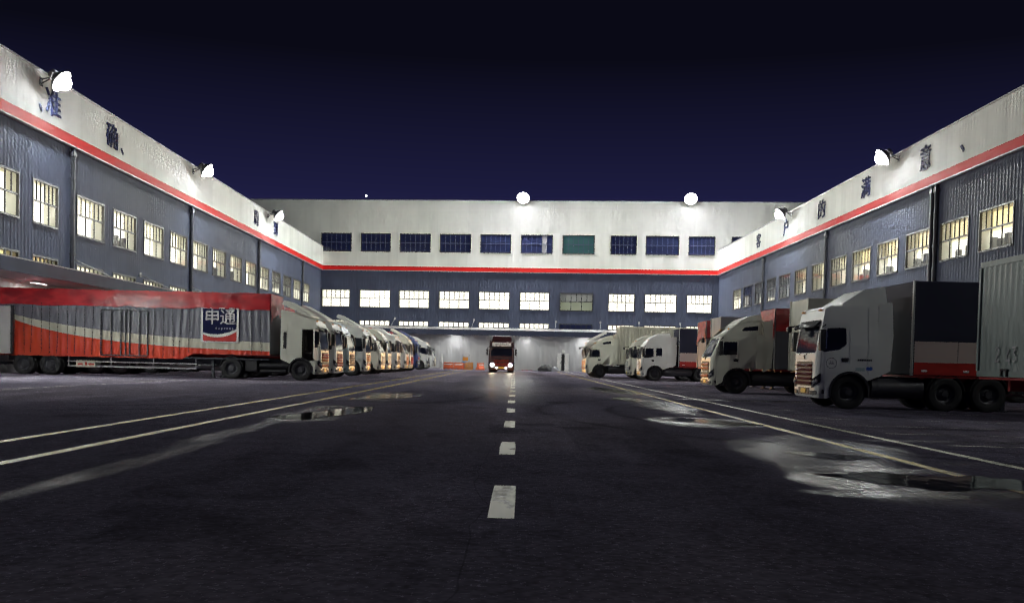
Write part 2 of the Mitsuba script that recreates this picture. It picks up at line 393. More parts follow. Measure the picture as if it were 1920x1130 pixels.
def warehouse(bld, F, s0, s1, top, label, lower, slits, pipes, upper=(), over=0.25, canopy=2.8, rods=(), cz=(5.32, 4.72)):
    # lower wall with openings, parapet, stripe, coping, roof, canopy
    ZS, ZW0, ZW1, ZL0, ZL1 = 12.88, 7.94, 10.26, 5.86, 6.23
    if bld.startswith('rear'):
        ZL0, ZL1 = 5.52, 6.2
    holes = [(ZW0, ZW1, [(a, a + round(b - a, 1)) for a, b, _ in lower]), (ZL0, ZL1, [(a, a + round(b - a, 1)) for a, b, _ in slits])]
    wall = pierced(s0, s1, 5.0, ZS - 0.02, holes)
    obj(f'{bld}__wall', wall, 'slate_cladding', tw=tw(F), label='slate grey corrugated wall')
    obj(f'{bld}__dock_wall', ribbed(s0, s1, 0, 4.98, 0.05), 'pale_cladding', tw=tw(F), label='pale grey corrugated dock wall under the canopy')
    uh = [(15.37, 17.75, [(a, a + round(b - a, 1)) for a, b, _ in upper])] if upper else []
    obj(f'{bld}__parapet', cat(pierced(s0, s1, ZS + 0.56, top - 0.1, uh, -over, 0.010)), 'white_cladding', tw=tw(F), label='white corrugated parapet')
    obj(f'{bld}__stripe', box(s0, s1, -over - 0.012, -over + 0.05, ZS, ZS + 0.555), 'red_stripe_paint', tw=tw(F), label='red stripe')
    obj(f'{bld}__stripe_trim', cat(box(s0, s1, -over - 0.02, -over + 0.05, ZS - 0.08, ZS - 0.002), box(s0, s1, -over + 0.052, 0.1, ZS - 0.06, ZS - 0.03)), 'trim', tw=tw(F))
    obj(f'{bld}__coping', box(s0, s1, -over - 0.05, 0.25, top - 0.1, top), 'trim', tw=tw(F))
    obj(f'{bld}__roof', cat(box(s0, s1, 0.95, 40, top - 1.0, top - 0.6), box(s0, s1, 0.26, 0.95, top - 1.0, top - 0.98)), 'roofing', tw=tw(F))
    # canopy: sloping slab, fascia, soffit
    e0, e1 = cz
    slab = trimesh.convex.convex_hull(np.array([[s, y, z] for s in (s0, s1) for y, z in ((0.0, 5.52), (-canopy, e0), (-canopy, e0 - 0.16), (0.0, 5.34))]))
    fas = box(s0, s1, -canopy - 0.06, -canopy - 0.003, e1, e0 + 0.02)
    soffit = box(s0, s1, -canopy + 0.003, -0.003, e1 + 0.02, e1 + 0.06)
    obj(f'{bld}__canopy', cat(slab, soffit), 'grey_steel', tw=tw(F), label='long flat loading canopy')
    obj(f'{bld}__canopy_fascia', fas, 'slate_cladding', tw=tw(F))
    obj(f'{bld}__canopy_trim', box(s0, s1, -canopy - 0.09, -canopy + 0.02, e0 + 0.022, e0 + 0.07), 'trim', tw=tw(F))
    for s in pipes:
        dp = cat(rod([s, -0.13, 5.5], [s, -0.13, 12.78], 0.12, 10), [box(s - 0.17, s + 0.17, -0.27, 0.0, z, z + 0.07) for z in (6.7, 8.9, 11.0, 12.5)], box(s - 0.2, s + 0.2, -0.28, -0.01, 12.3, 12.5))
        obj(f'{bld}__downpipe', dp, 'dark_steel', smooth=40, tw=tw(F))
    for s in rods:
        obj(f'{bld}__tie_rod', cat(rod([s, -0.02, 6.5], [s, -canopy + 0.25, e0 + 0.05], 0.035, 6), box(s - 0.12, s + 0.12, -0.06, 0.0, 6.35, 6.65)), 'trim', tw=tw(F))
    for a, b, lit in lower:
        window(bld, 'window', F, a, ZW0, b - a, ZW1 - ZW0, lit, thick=0.045 if bld[1] == 'e' and bld[0] == 'r' else 0.028, racks=(lit is not None and not isinstance(lit, str) and (lit[0] == YELLOW or (int(a * 3) % 3 == 0 and bld[0] == 'l'))))
    for a, b, lit in slits:
        window(bld, 'slit_window', F, a, ZL0, b - a, ZL1 - ZL0, lit, cols=(6, 0), split=0, thick=0.06)
    for a, b, lit in upper:
        window(bld, 'upper_window', F, a, 15.37, b - a, 2.38, lit, cols=(6, 6), split=0.5, y=-over, thick=0.035)
    tag(bld, label, 'warehouse')


W = (WARM, WHITE)
DIM = ((0.10, 0.11, 0.14), (0.22, 0.23, 0.24))
ls = [41.2, 46.35] + [51.6] + [56.88 + 5.24 * k for k in range(13)]
lw = [(s, s + (2.9 if abs(s - 51.6) < .1 else 3.8), W if s < 103 else ((0.7, 0.66, 0.5), (1.1, 1.05, 0.85)) if s < 114 else W) for s in ls]
lsl = [(a, b, (YELLOW, YELLOW) if a < 56 else W) for a, b, _ in lw]
warehouse('left_warehouse', LEFT, 12.0, 131.1, 16.02, 'long slate grey warehouse with white parapet along the left side of the yard', lw, lsl,
          (35.1, 56.05, 77.1, 98.1, 119.0), rods=(56.4, 66.7, 77.4, 87.8, 98.4, 108.8, 119.3))

ry = [(46.5, 50.3, 'r'), (51.62, 55.4, 'r'), (56.72, 60.5, 'r'), (61.95, 65.7, 'r'), (67.0, 70.85, 'r'), (72.2, 76.1, 'r'), (77.4, 81.2, 'y'), (82.5, 86.3, 'y'), (87.95, 91.6, 'y'),
      (93.2, 97.0, 'd'), (98.2, 101.6, 'd'), (102.8, 106.6, 'd'), (108.1, 111.9, 'n'), (113.3, 117.2, 'w')]
RL = {'r': (YELLOW, WHITE), 'y': ((0.85, 0.72, 0.36), (1.0, 0.95, 0.72)), 'd': DIM, 'n': None, 'w': ((0.9, 0.8, 0.5), WHITE)}
rw = [(-b, -a, RL[c]) for a, b, c in ry]
warehouse('right_warehouse', RIGHT, -125.7, -12.0, 16.02, 'long slate grey warehouse with white parapet along the right side of the yard', rw,
          [(a, b, lit if lit is None or lit[0] != YELLOW else (YELLOW, YELLOW)) for a, b, lit in rw], (-61.5, -60.9, -40.2, -82.3, -102.9), rods=(-61.9, -72, -82.7, -93, -103.4, -114))

bx = [(-26.3, -22.38, 'w'), (-21.1, -16.97, 'w'), (-15.74, -11.63, 'w'), (-10.34, -6.28, 'w'), (-5.0, -0.9, 'w'), (0.44, 4.36, 'w'), (5.69, 9.99, 'g'), (11.99, 15.36, 'w'), (16.66, 20.69, 'w'), (22.04, 25.22, 'w')]
q = 1.0054
BR = (1.7, 1.62, 1.3)
bl = [(a * q, b * q, (BR, BR) if c == 'w' else ((0.012, 0.014, 0.02), (0.07, 0.09, 0.035))) for a, b, c in bx]
bs = [(a * q, b * q, (BR, BR) if c == 'w' else None) for a, b, c in bx]
ux = [(-33.0, -29.0), (-26.38, -22.35), (-20.96, -16.98), (-15.68, -11.59), (-10.3, -6.24), (-4.9, -0.95), (0.46, 4.58), (5.9, 9.99), (12.13, 15.42), (16.65, 20.8), (22.09, 25.33), (27.5, 31.4)]
ul = [(a * q, b * q, 'teal_glass' if i == 7 else 'curtain' if i == 6 else None) for i, (a, b) in enumerate(ux)]
warehouse('rear_warehouse', BACK, -44, 44, 22.25, 'taller warehouse closing the far end of the yard with a row of dark upper windows', bl, bs, (), upper=ul, over=0.12, canopy=3.0,
          rods=(-16.3, -5.6, 5.3, 11.1, 16.1, 21.4), cz=(5.06, 4.44))

# outlines of the characters, in hundredths of their square
GLYPHS = {
"准": "20,68 34,86 44,109 52,107 47,93 48,92 66,92 60,106 68,109 76,95 75,92 94,92 94,84 73,83 73,72 92,71 92,64 91,63 73,63 73,52 92,52 92,44 91,43 73,43 73,32 96,31 96,23 45,23 44,15 36,15 35,16 35,70 33,69 27,62 26,62/45,32 63,31 64,43 45,43/45,52 63,52 64,63 45,63/45,72 63,72 64,83 45,84|4,26 12,41 19,59 21,60 27,56 28,55 27,52 13,20 5,24|4,100 4,102 12,105 24,87 26,83 26,81 18,78 12,88",
"确": "3,57 10,73 16,95 16,96 5,96 5,105 40,105 40,96 26,96 20,75 21,74 36,74 34,79 38,82 46,92 55,110 63,108 61,101 80,102 84,99 85,97 77,84 94,84 93,21 90,17 76,16 74,25 84,25 85,40 72,40 72,20 64,19 64,40 51,40 47,25 40,16 39,15 33,20 33,21 39,30 43,43 43,73 40,71 37,72 37,29 20,28 20,20 11,20 11,52 10,53 8,49 6,49/72,49 84,49 84,58 72,59/72,67 84,66 84,76 72,76/51,85 66,84 71,93 57,93/52,49 63,49 64,58 52,59/52,67 63,66 64,76 52,76/20,37 29,37 28,65 20,65",
"周": "2,21 9,33 13,49 14,70 14,105 89,105 89,25 88,20 86,18 80,16 66,15 63,23 63,25 79,25 80,25 79,96 55,96 55,87 74,87 74,80 55,79 55,72 76,71 76,64 75,63 26,63 26,71 46,72 46,79 28,80 28,87 46,87 46,96 23,96 23,56 19,35 14,21 10,15 9,15|30,57 70,57 71,29 40,29 39,23 30,23/39,37 62,36 62,48 39,49",
"到": "68,27 82,27 83,28 83,108 92,108 92,24 89,20 86,19 71,18|63,101 72,101 72,39 63,39|6,95 6,103 59,103 60,95 59,95 32,94 23,79 27,78 43,80 37,90 44,93 52,83 60,70 53,66 52,66 48,72 11,68 9,76 14,81 21,94|5,30 29,34 29,48 9,49 9,57 28,57 29,68 37,68 38,57 57,57 57,49 37,48 37,35 58,39 59,30 8,20 7,21",
"客": "3,49 20,53 41,61 30,71 15,62 14,62 8,68 27,80 34,87 37,92 16,92 16,80 7,80 7,101 45,101 45,102 42,109 51,111 57,101 93,100 93,80 84,80 83,92 44,92 47,90 44,85 73,85 79,81 73,73 61,63 61,61 76,55 97,51 92,43 79,45 79,16 70,16 69,19 32,19 31,16 22,16 22,44 7,41/32,40 32,27 69,28 69,40/36,49 36,48 65,49 50,56/38,76 43,71 50,66 63,76 39,77",
"户": "3,21 10,33 15,49 16,61 16,94 48,94 43,108 52,110 58,94 85,94 85,52 76,52 75,58 25,58 21,36 15,20 10,15 3,20/25,67 76,67 76,85 26,85",
"的": "8,93 19,94 23,110 33,109 33,107 29,94 45,93 45,76 49,81 53,89 59,110 68,109 64,94 94,94 91,40 89,27 86,21 82,18 78,17 62,18 62,19 60,25 60,27 77,26 80,29 83,49 85,85 61,85 51,67 46,71 45,71 45,27 17,26 16,18 8,18/16,36 36,35 36,57 16,57/17,85 17,66 36,66 36,85|54,67 61,71 71,59 76,51 78,47 70,43",
"满": "29,76 29,85 95,85 96,76 76,76 75,75 76,69 93,69 93,22 92,20 88,17 75,16 72,21 73,24 83,23 84,24 84,36 78,33 73,42 72,42 67,32 63,27 62,27 56,31 60,37 58,38 54,43 50,36 45,29 40,32 40,16 31,16 31,69 50,69 50,76/75,54 83,41 84,40 84,60 75,60/58,76 58,69 68,69 67,76/57,52 64,45 67,60 57,60/40,38 41,37 46,45 49,55 49,60 40,60|8,102 14,108 29,98 29,102 46,102 46,110 54,110 55,102 69,102 69,109 70,110 78,110 78,102 95,102 95,94 79,94 78,86 70,86 69,94 55,94 54,86 46,86 45,94 29,94 24,90 9,100|5,24 21,55 23,56 29,50 14,19 12,18 7,21|3,74 7,80 10,80 23,72 25,70 25,69 20,63",
"意": "6,79 6,86 29,86 26,95 11,95 11,102 45,102 44,109 51,111 53,110 57,102 89,102 89,95 75,94 71,86 94,86 94,78/36,95 39,86 60,86 64,94|73,38 74,40 81,42 90,32 94,23 86,20 81,28|18,75 82,75 83,45 52,44 52,43 62,36 62,34 57,30 55,30 51,34 41,40 40,41 41,44 18,44/27,68 27,63 73,63 73,68/27,56 27,51 73,51 73,56|29,40 37,40 38,40 38,25 40,25 63,25 65,26 65,35 73,32 74,28 72,21 68,17 65,16 38,16 34,17 30,20 29,22|5,24 11,30 17,41 25,38 20,27 13,18 5,22",
"申": "10,96 45,97 45,110 55,110 55,97 90,97 90,38 81,38 80,43 55,43 55,16 45,16 45,43 20,43 20,38 10,38/55,53 81,52 81,66 55,66/55,75 80,75 81,87 55,88/20,53 45,52 45,66 20,66/20,75 44,75 45,87 20,88",
"通": "3,71 4,72 26,72 26,36 35,30 35,84 58,85 44,92 49,98 36,98 35,105 88,106 93,101 85,95 74,87 79,85 93,84 93,37 91,33 87,31 74,30 72,38 83,38 84,47 69,47 68,32 67,31 60,31 59,47 45,47 44,31 37,30 44,27 51,26 71,26 97,28 98,26 95,19 80,18 45,19 34,22 25,28 21,29 15,24 9,17 8,17 4,22 3,25 10,31 17,36 17,63 4,63/68,56 83,55 84,62 69,63/68,71 83,70 84,76 69,77/51,97 65,92 74,98 51,98/44,71 59,70 60,76 44,77/45,62 44,55 60,55 59,63|5,100 11,105 13,105 29,90 30,88 23,82",
"、": "5,40 6,44 11,48 13,48 30,32 35,25 35,24 27,18 21,25"
}

# ------------------------------------------------------------------ floodlights on the parapets
scene['lamp_housing'] = principled((0.06, 0.06, 0.065), 0.4)


def floodlight(F, s, z, over, power, label, colour=(0.97, 1.0, 0.93), scale=1.45, tilt=38):
    """A round high-bay flood in a bell housing on a bracket; the lens faces the yard."""
    key = numbered('floodlight')
    tag(key, label, 'floodlight', 'floodlights along the parapet tops')
    a = math.radians(tilt)
    R = np.eye(4)                                              # lamp axis: out of the wall (-y), tilted downwards
    R[:3, 1] = 0, -math.cos(a), -math.sin(a)
    R[:3, 2] = 0, -math.sin(a), math.cos(a)
    R[:3, 0] = np.cross(R[:3, 1], R[:3, 2])
    M = shift(F, s, -over - 1.0, z) @ R
    k = scale
    bell = lathe([(0.10 * k, -0.42 * k), (0.16 * k, -0.40 * k), (0.20 * k, -0.20 * k), (0.40 * k, 0.0), (0.46 * k, 0.10 * k), (0.43 * k, 0.10 * k), (0.37 * k, 0.0), (0.17 * k, -0.18 * k)], 'y', 24)
    if np.mean(np.sum(bell.face_normals * (bell.triangles_center * [1, 0, 1]), 1)[:20]) < 0:
        bell.invert()
    scene[f'{key}__housing'] = {**mikit.ply(bell, 'lamp_housing', smooth=40), 'to_world': tw(M)}
    r = 0.30 * k
    bulb = trimesh.creation.icosphere(2, r)
    bulb.apply_translation((0, 0.16 * k, 0))
    L = power / (math.pi * r * r)
    scene[f'{key}__lens'] = {**mikit.ply(bulb, 'lamp_black', smooth=True), 'to_world': tw(M), 'emitter': {'type': 'area', 'radiance': rgb(*[L * c for c in colour])}}
    br = cat(rod([0, -over + 0.02, -0.25], [0, -over - 0.62, 0.12], 0.03, 6), rod([0, -over + 0.02, 0.0], [0, -over - 0.75, 0.16], 0.03, 6), box(-0.14, 0.14, -over - 0.03, -over + 0.0, -0.35, 0.1))
    scene[f'{key}__bracket'] = {**mikit.ply(br, 'dark_steel'), 'to_world': tw(shift(F, s, 0, z))}


POW = 740.0
floodlight(LEFT, 29.0, 15.6, 0.25, POW * 0.27, 'floodlight on the left parapet just outside the frame')
floodlight(LEFT, 51.9, 15.5, 0.25, POW * 0.8, 'brightest floodlight at the upper left, above the nearest wall character')
floodlight(LEFT, 76.9, 15.66, 0.25, POW * 0.68, 'second floodlight along the left parapet, halfway to the corner')
floodlight(LEFT, 100.8, 15.7, 0.25, POW * 0.9, 'third floodlight along the left parapet, closest to the far corner')
floodlight(BACK, 0.68, 22.5, 0.12, POW * 2.75, 'floodlight on the roof edge of the far warehouse above the lane', scale=1.9)
floodlight(BACK, 22.2, 22.5, 0.12, POW * 2.75, 'floodlight on the roof edge of the far warehouse, toward its right end', scale=1.9)
floodlight(RIGHT, -66.95, 15.75, 0.25, POW, 'large floodlight on the right parapet between two wall characters')
floodlight(RIGHT, -92.4, 15.73, 0.25, POW * 0.8, 'smaller floodlight on the right parapet near the far corner')
floodlight(RIGHT, -19.0, 15.7, 0.25, POW * 0.20, 'floodlight on the right parapet just outside the frame')
floodlight(LEFT, 38.6, 4.35, 3.0, 165.0, 'small floodlight under the left canopy edge just outside the frame', scale=0.5)
key = numbered('roof_lamp')
tag(key, 'tiny white lamp standing on the far roof edge, left of the centre', 'lamp')
lm = trimesh.creation.icosphere(2, 0.14)
scene[key + '__globe'] = {**mikit.ply(lm, 'lamp_black', smooth=True), 'to_world': tw(shift(BACK, -20.5, -0.1, 22.75)), 'emitter': {'type': 'area', 'radiance': rgb(9, 9, 9), 'sampling_weight': 0.05}}
scene[key + '__post'] = {**mikit.ply(cat(rod([0, 0, -0.5], [0, 0, -0.13], 0.03, 6)), 'dark_steel'), 'to_world': tw(shift(BACK, -20.5, -0.1, 22.75))}


def canopy_lamp(F, s, y, z, power, label, L=1.6, sw=0.4):
    key = numbered('canopy_lamp')
    tag(key, label, 'lamp', 'tube lamps under the canopies')
    scene[f'{key}__fitting'] = {**mikit.ply(box(-L / 2 - 0.03, L / 2 + 0.03, -0.09, 0.09, 0.0, 0.09), 'grey_steel'), 'to_world': tw(shift(F, s, y, z))}
    m = grid(lambda u, v: np.stack([u, -v, np.full_like(u, -0.004)], -1), [-L / 2, L / 2], [-0.07, 0.07])
    if m.face_normals[0][2] > 0:
        m.invert()
    scene[f'{key}__tube'] = {**mikit.ply(m, 'lamp_black'), 'to_world': tw(shift(F, s, y, z)), 'emitter': {'type': 'area', 'radiance': rgb(*[power / (L * 0.14) * c for c in (0.98, 1.0, 0.97)]), 'sampling_weight': sw}}


for s, w, where in ((-19.0, 20, 'behind the left trucks'), (-8.0, 32, 'left of the oncoming truck'), (1.5, 18, 'above and right of the oncoming truck'), (9.0, 38, 'right of the white cabinet'), (19, 20, 'behind the right trucks')):
    canopy_lamp(BACK, s, -0.9, 4.37, w, f'tube lamp under the rear canopy, {where}')
for s, w, where in ((50.5, 22, 'above the rear of the long curtain trailer'), (66.0, 18, 'behind the third left truck'), (84.0, 14, 'behind the middle of the left row')):
    canopy_lamp(LEFT, s, -0.9, 4.63, w, f'tube lamp under the left canopy, {where}')

# ------------------------------------------------------------------ characters on the parapets
def glyph(ch, w, h, depth):
    """Raised character, x from 0 to w, z from 0 to h, its face towards -y."""
    ms = []
    for g_ in GLYPHS[ch].split('|'):
        rings = [[tuple(map(float, p.split(','))) for p in r.split(' ')] for r in g_.split('/')]
        pg = Polygon(rings[0], rings[1:]).buffer(0)
        for q_ in getattr(pg, 'geoms', [pg]):
            if q_.area > 4:
                ms.append(trimesh.creation.extrude_polygon(q_, 1.0, engine='earcut'))
    m = cat(ms)
    m.apply_transform(np.array([[w / 100, 0, 0, 0], [0, 0, depth, -depth], [0, h / 100, 0, -h * 0.13], [0, 0, 0, 1.0]]))
    m.fix_normals() if m.is_watertight else m.invert()
    return m


def letter(F, ch, s, z, w, h, label):
    m = glyph(ch, w, h, 0.05)
    obj('wall_character', m, 'letter_navy', tw=tw(shift(F, s, -0.255, z)), label=label, cat='sign character', group='blue characters on the parapets')


letter(LEFT, '、', 51.6, 13.75, 1.3, 1.3, 'small navy comma mark left of the nearest character on the left parapet')
letter(LEFT, '准', 52.35, 13.85, 1.9, 1.55, 'navy character below the brightest floodlight on the left parapet')
letter(LEFT, '确', 60.25, 13.85, 1.9, 1.6, 'navy character second from the near end of the left parapet')
letter(LEFT, '、', 62.5, 13.75, 1.3, 1.3, 'small navy comma mark after the second character on the left parapet')
letter(LEFT, '周', 95.2, 13.9, 1.95, 1.6, 'navy character third along the left parapet, far from the others')
letter(LEFT, '到', 103.2, 13.9, 1.95, 1.6, 'navy character last along the left parapet, below the far floodlight')
letter(RIGHT, '客', -105.7, 13.9, 2.0, 1.6, 'navy character on the right parapet nearest the far corner')
letter(RIGHT, '户', -95.1, 13.85, 1.9, 1.65, 'navy character under the smaller floodlight on the right parapet')
letter(RIGHT, '的', -84.4, 13.9, 2.1, 1.7, 'navy character in the middle of the right parapet')
letter(RIGHT, '满', -73.95, 13.95, 2.0, 1.6, 'navy character left of the large floodlight on the right parapet')
letter(RIGHT, '意', -63.35, 13.9, 1.8, 1.7, 'navy character nearest the camera on the right parapet')
letter(RIGHT, '、', -57.6, 13.9, 1.6, 1.6, 'small dark mark after the last character on the right parapet')

# ------------------------------------------------------------------ trucks
def paint(c, dirt=0.35):
    d = tuple(x * 0.55 for x in c)

    def fn(p, n, uv):
        t = fbm(p.x * 1.4 + 3, p.y * 1.4, p.z * 1.1, octaves=4)
        low = smoothstep(1.5, 0.3, p.z) * 0.8
        return mix(c, d, dr.clip((t - 0.5) * 2 * dirt + low * dirt * t * 1.6, 0, 1))
    return {'type': 'twosided', 'bsdf': {'type': 'principled', 'base_color': mikit.proc(fn), 'roughness': 0.38, 'clearcoat': 0.7, 'clearcoat_gloss': 0.9, 'specular': 0.5}}


scene['white_truck_paint'] = paint((0.76, 0.77, 0.74), 0.25)
scene['cream_truck_paint'] = paint((0.70, 0.70, 0.60), 0.4)
scene['mint_truck_paint'] = paint((0.42, 0.52, 0.52))
scene['blue_truck_paint'] = paint((0.025, 0.055, 0.22))
scene['maroon_truck_paint'] = paint((0.035, 0.009, 0.011))
scene['black_plastic'] = principled((0.018, 0.018, 0.022), 0.5)
scene['cab_glass'] = principled((0.008, 0.010, 0.020), 0.06, specular=0.22)
scene['tyre_rubber'] = principled((0.014, 0.014, 0.016), 0.75)
scene['rim_steel'] = principled((0.05, 0.05, 0.06), 0.5, metallic=0.3)
scene['chrome'] = principled((0.70, 0.70, 0.70), 0.18, metallic=1.0)
scene['headlamp_glass'] = principled((0.45, 0.46, 0.48), 0.08, metallic=0.5, specular=0.8)
scene['maroon_grille'] = principled((0.15, 0.016, 0.018), 0.25, metallic=0.5)
scene['red_plastic'] = principled((0.50, 0.035, 0.03), 0.35)
scene['orange_plastic'] = principled((0.62, 0.16, 0.04), 0.35)
scene['amber_lens'] = principled((0.7, 0.25, 0.03), 0.2)
scene['cream_plastic'] = principled((0.66, 0.58, 0.42), 0.35)
scene['plate_yellow'] = principled((0.6, 0.42, 0.05), 0.4)
scene['plate_blue'] = principled((0.05, 0.12, 0.45), 0.4)
scene['plate_white'] = principled((0.75, 0.75, 0.72), 0.4)
scene['tank_metal'] = principled((0.06, 0.06, 0.07), 0.5, metallic=0.3)
scene['red_tarp'] = {'type': 'twosided', 'bsdf': {'type': 'principled', 'base_color': mikit.proc(lambda p, n, uv: mix((0.46, 0.022, 0.028), (0.26, 0.012, 0.02), smoothstep(0.35, 0.7, fbm(p.x * 1.3, p.y * 1.3, p.z * 2.5, octaves=4)))),
                     'roughness': 0.33, 'specular': 0.5}}
scene['grey_fabric'] = principled(streaky((0.20, 0.205, 0.235), (0.13, 0.135, 0.16), 1.5), 0.5)
scene['navy_panel'] = principled((0.030, 0.031, 0.055), 0.65, specular=0.12)
scene['light_panel'] = principled(streaky((0.56, 0.55, 0.46), (0.40, 0.39, 0.33), 1.8), 0.45)
scene['grey_panel'] = principled(streaky((0.30, 0.31, 0.33), (0.20, 0.21, 0.23), 1.8), 0.45)
scene['greenish_panel'] = principled(streaky((0.21, 0.25, 0.245), (0.13, 0.155, 0.155), 2.0), 0.5)
scene['red_frame'] = principled((0.30, 0.025, 0.025), 0.45)
scene['pink_panel'] = principled((0.55, 0.43, 0.40), 0.5)
scene['seat_fabric'] = principled((0.04, 0.035, 0.035), 0.8)


def swoosh(p, n, uv):
    """The printed curtain: grey over a white sweep over red-orange."""
    x = p.x + 24.46
    zg = 1.70 + 1.18 * dr.exp(-x / 5.4)
    zw = 1.33 + 1.29 * dr.exp(-x / 4.0)
    grime = fbm(p.x * 2.0, p.z * 1.1, 1.0, octaves=4)
    grey = mix((0.185, 0.19, 0.225), (0.13, 0.133, 0.16), grime)
    white = mix((0.66, 0.64, 0.52), (0.50, 0.48, 0.39), grime)
    red = mix((0.72, 0.075, 0.025), (0.52, 0.03, 0.018), grime)
    c = dr.select(p.z > zg, grey, dr.select(p.z > zw, white, red))
    return mi.Color3f(c)


scene['printed_curtain'] = principled(swoosh, 0.42)

M3, CS = m3.Manifold, m3.CrossSection


def ext(pts_or_cs, axis, lo, hi):
    """Extrude a polygon: axis 'y': (x, z) polygon, 'z': (x, y) polygon, 'x': (y, z) polygon."""
    c = pts_or_cs if isinstance(pts_or_cs, CS) else CS([np.array(pts_or_cs, float)], m3.FillRule.NonZero)
    m = M3.extrude(c, hi - lo)
    if axis == 'z':
        return m.translate((0, 0, lo))
    A = np.array([[1, 0, 0, 0], [0, 0, 1, lo], [0, 1, 0, 0]], float) if axis == 'y' else np.array([[0, 0, 1, lo], [1, 0, 0, 0], [0, 1, 0, 0]], float)
    return m.transform(A)


def rounded(pts, r):
    c = CS([np.array(pts, float)], m3.FillRule.NonZero)
    return c.offset(-r, m3.JoinType.Miter, 3.0, 0).offset(r, m3.JoinType.Round, 2.0, 64)


def tm(m):
    q = m.to_mesh()
    t = trimesh.Trimesh(q.vert_properties[:, :3], q.tri_verts, process=True)
    return t


def ring_poly(pts, w):
    c = CS([np.array(pts, float)], m3.FillRule.NonZero)
    return c - c.offset(-w, m3.JoinType.Miter, 3.0, 0)


HW = 1.24
STY = dict(
    A=dict(L=1.80, zr=3.05, side=[(-0.10, 0.30), (0.0, 0.42), (0.0, 1.62), (-0.13, 2.48), (-0.21, 2.97), (-0.38, 3.06), (-1.80, 3.06), (-1.80, 0.98), (-0.30, 0.30)],
           ws=[(-1.04, 1.66), (1.04, 1.66), (0.98, 2.46), (-0.98, 2.46)], win=[(-0.18, 1.68), (-0.16, 1.74), (-0.28, 2.40), (-0.84, 2.42), (-0.86, 1.92), (-0.66, 1.76)],
           door=[(-0.10, 1.02), (-0.13, 1.62), (-0.22, 2.48), (-0.96, 2.50), (-0.96, 1.06), (-0.55, 1.02)], axle=-0.98, arch=0.58, defl=[(-0.66, 3.07), (-1.45, 3.58), (-2.06, 3.68), (-2.14, 3.07)],
           grille=('maroon', 5), upper=None, quarter=None, fairing=True, visor=True),
    V=dict(L=2.25, zr=3.0, side=[(-0.08, 0.34), (0.0, 0.46), (0.0, 1.55), (-0.42, 2.42), (-0.86, 2.86), (-1.22, 3.10), (-2.25, 3.24), (-2.25, 1.10), (-1.5, 1.10), (-0.25, 0.34)],
           ws=[(-1.02, 1.60), (1.02, 1.60), (0.94, 2.40), (-0.94, 2.40)], win=[(-0.28, 1.66), (-0.56, 2.26), (-1.12, 2.26), (-1.12, 1.70)],
           door=[(-0.16, 1.04), (-0.16, 1.56), (-0.50, 2.36), (-1.22, 2.36), (-1.22, 1.12), (-0.6, 1.04)], axle=-1.14, arch=0.58, defl=[(-0.95, 2.92), (-1.45, 3.30), (-1.95, 3.46), (-2.2, 3.48), (-2.22, 3.2)],
           grille=('orange', 4), upper=[(-1.25, 2.72), (-1.45, 2.90), (-2.02, 2.98), (-2.02, 2.78)], quarter=None, fairing=True, visor=False),
    O=dict(L=1.95, zr=3.0, side=[(-0.08, 0.32), (0.0, 0.45), (0.0, 1.50), (-0.14, 2.55), (-0.28, 2.96), (-0.50, 3.05), (-1.95, 3.46), (-1.95, 1.02), (-0.28, 0.32)],
           ws=[(-1.06, 1.52), (1.06, 1.52), (1.00, 2.52), (-1.00, 2.52)], win=[(-0.20, 1.58), (-0.28, 2.44), (-0.86, 2.44), (-0.86, 1.58)],
           door=[(-0.12, 0.98), (-0.14, 1.50), (-0.24, 2.52), (-0.90, 2.52), (-0.90, 1.10), (-0.6, 0.98)], axle=-0.95, arch=0.57, defl=[(-0.34, 3.07), (-0.95, 3.46), (-1.86, 3.93), (-1.95, 3.72), (-0.60, 3.10)],
           grille=('mixed', 5), upper=None, quarter=None, fairing=False, visor=True),
    C=dict(L=2.15, zr=3.0, side=[(-0.08, 0.32), (0.0, 0.45), (0.0, 1.55), (-0.22, 2.46), (-0.60, 2.98), (-0.90, 3.22), (-2.15, 3.26), (-2.15, 1.02), (-0.28, 0.32)],
           ws=[(-1.05, 1.58), (1.05, 1.58), (0.98, 2.46), (-0.98, 2.46)], win=[(-0.22, 1.66), (-0.36, 2.34), (-0.92, 2.34), (-0.92, 1.72), (-0.5, 1.66)],
           door=[(-0.13, 1.0), (-0.15, 1.55), (-0.34, 2.44), (-1.02, 2.44), (-1.02, 1.08), (-0.6, 1.0)], axle=-1.05, arch=0.58, defl=[(-0.90, 3.23), (-1.4, 3.42), (-2.1, 3.45), (-2.14, 3.26)],
           grille=('white', 5), upper=None, quarter=[(-1.10, 1.80), (-1.10, 2.36), (-1.52, 2.36), (-1.52, 1.80)], fairing=True, visor=False),
)
_cab = {}


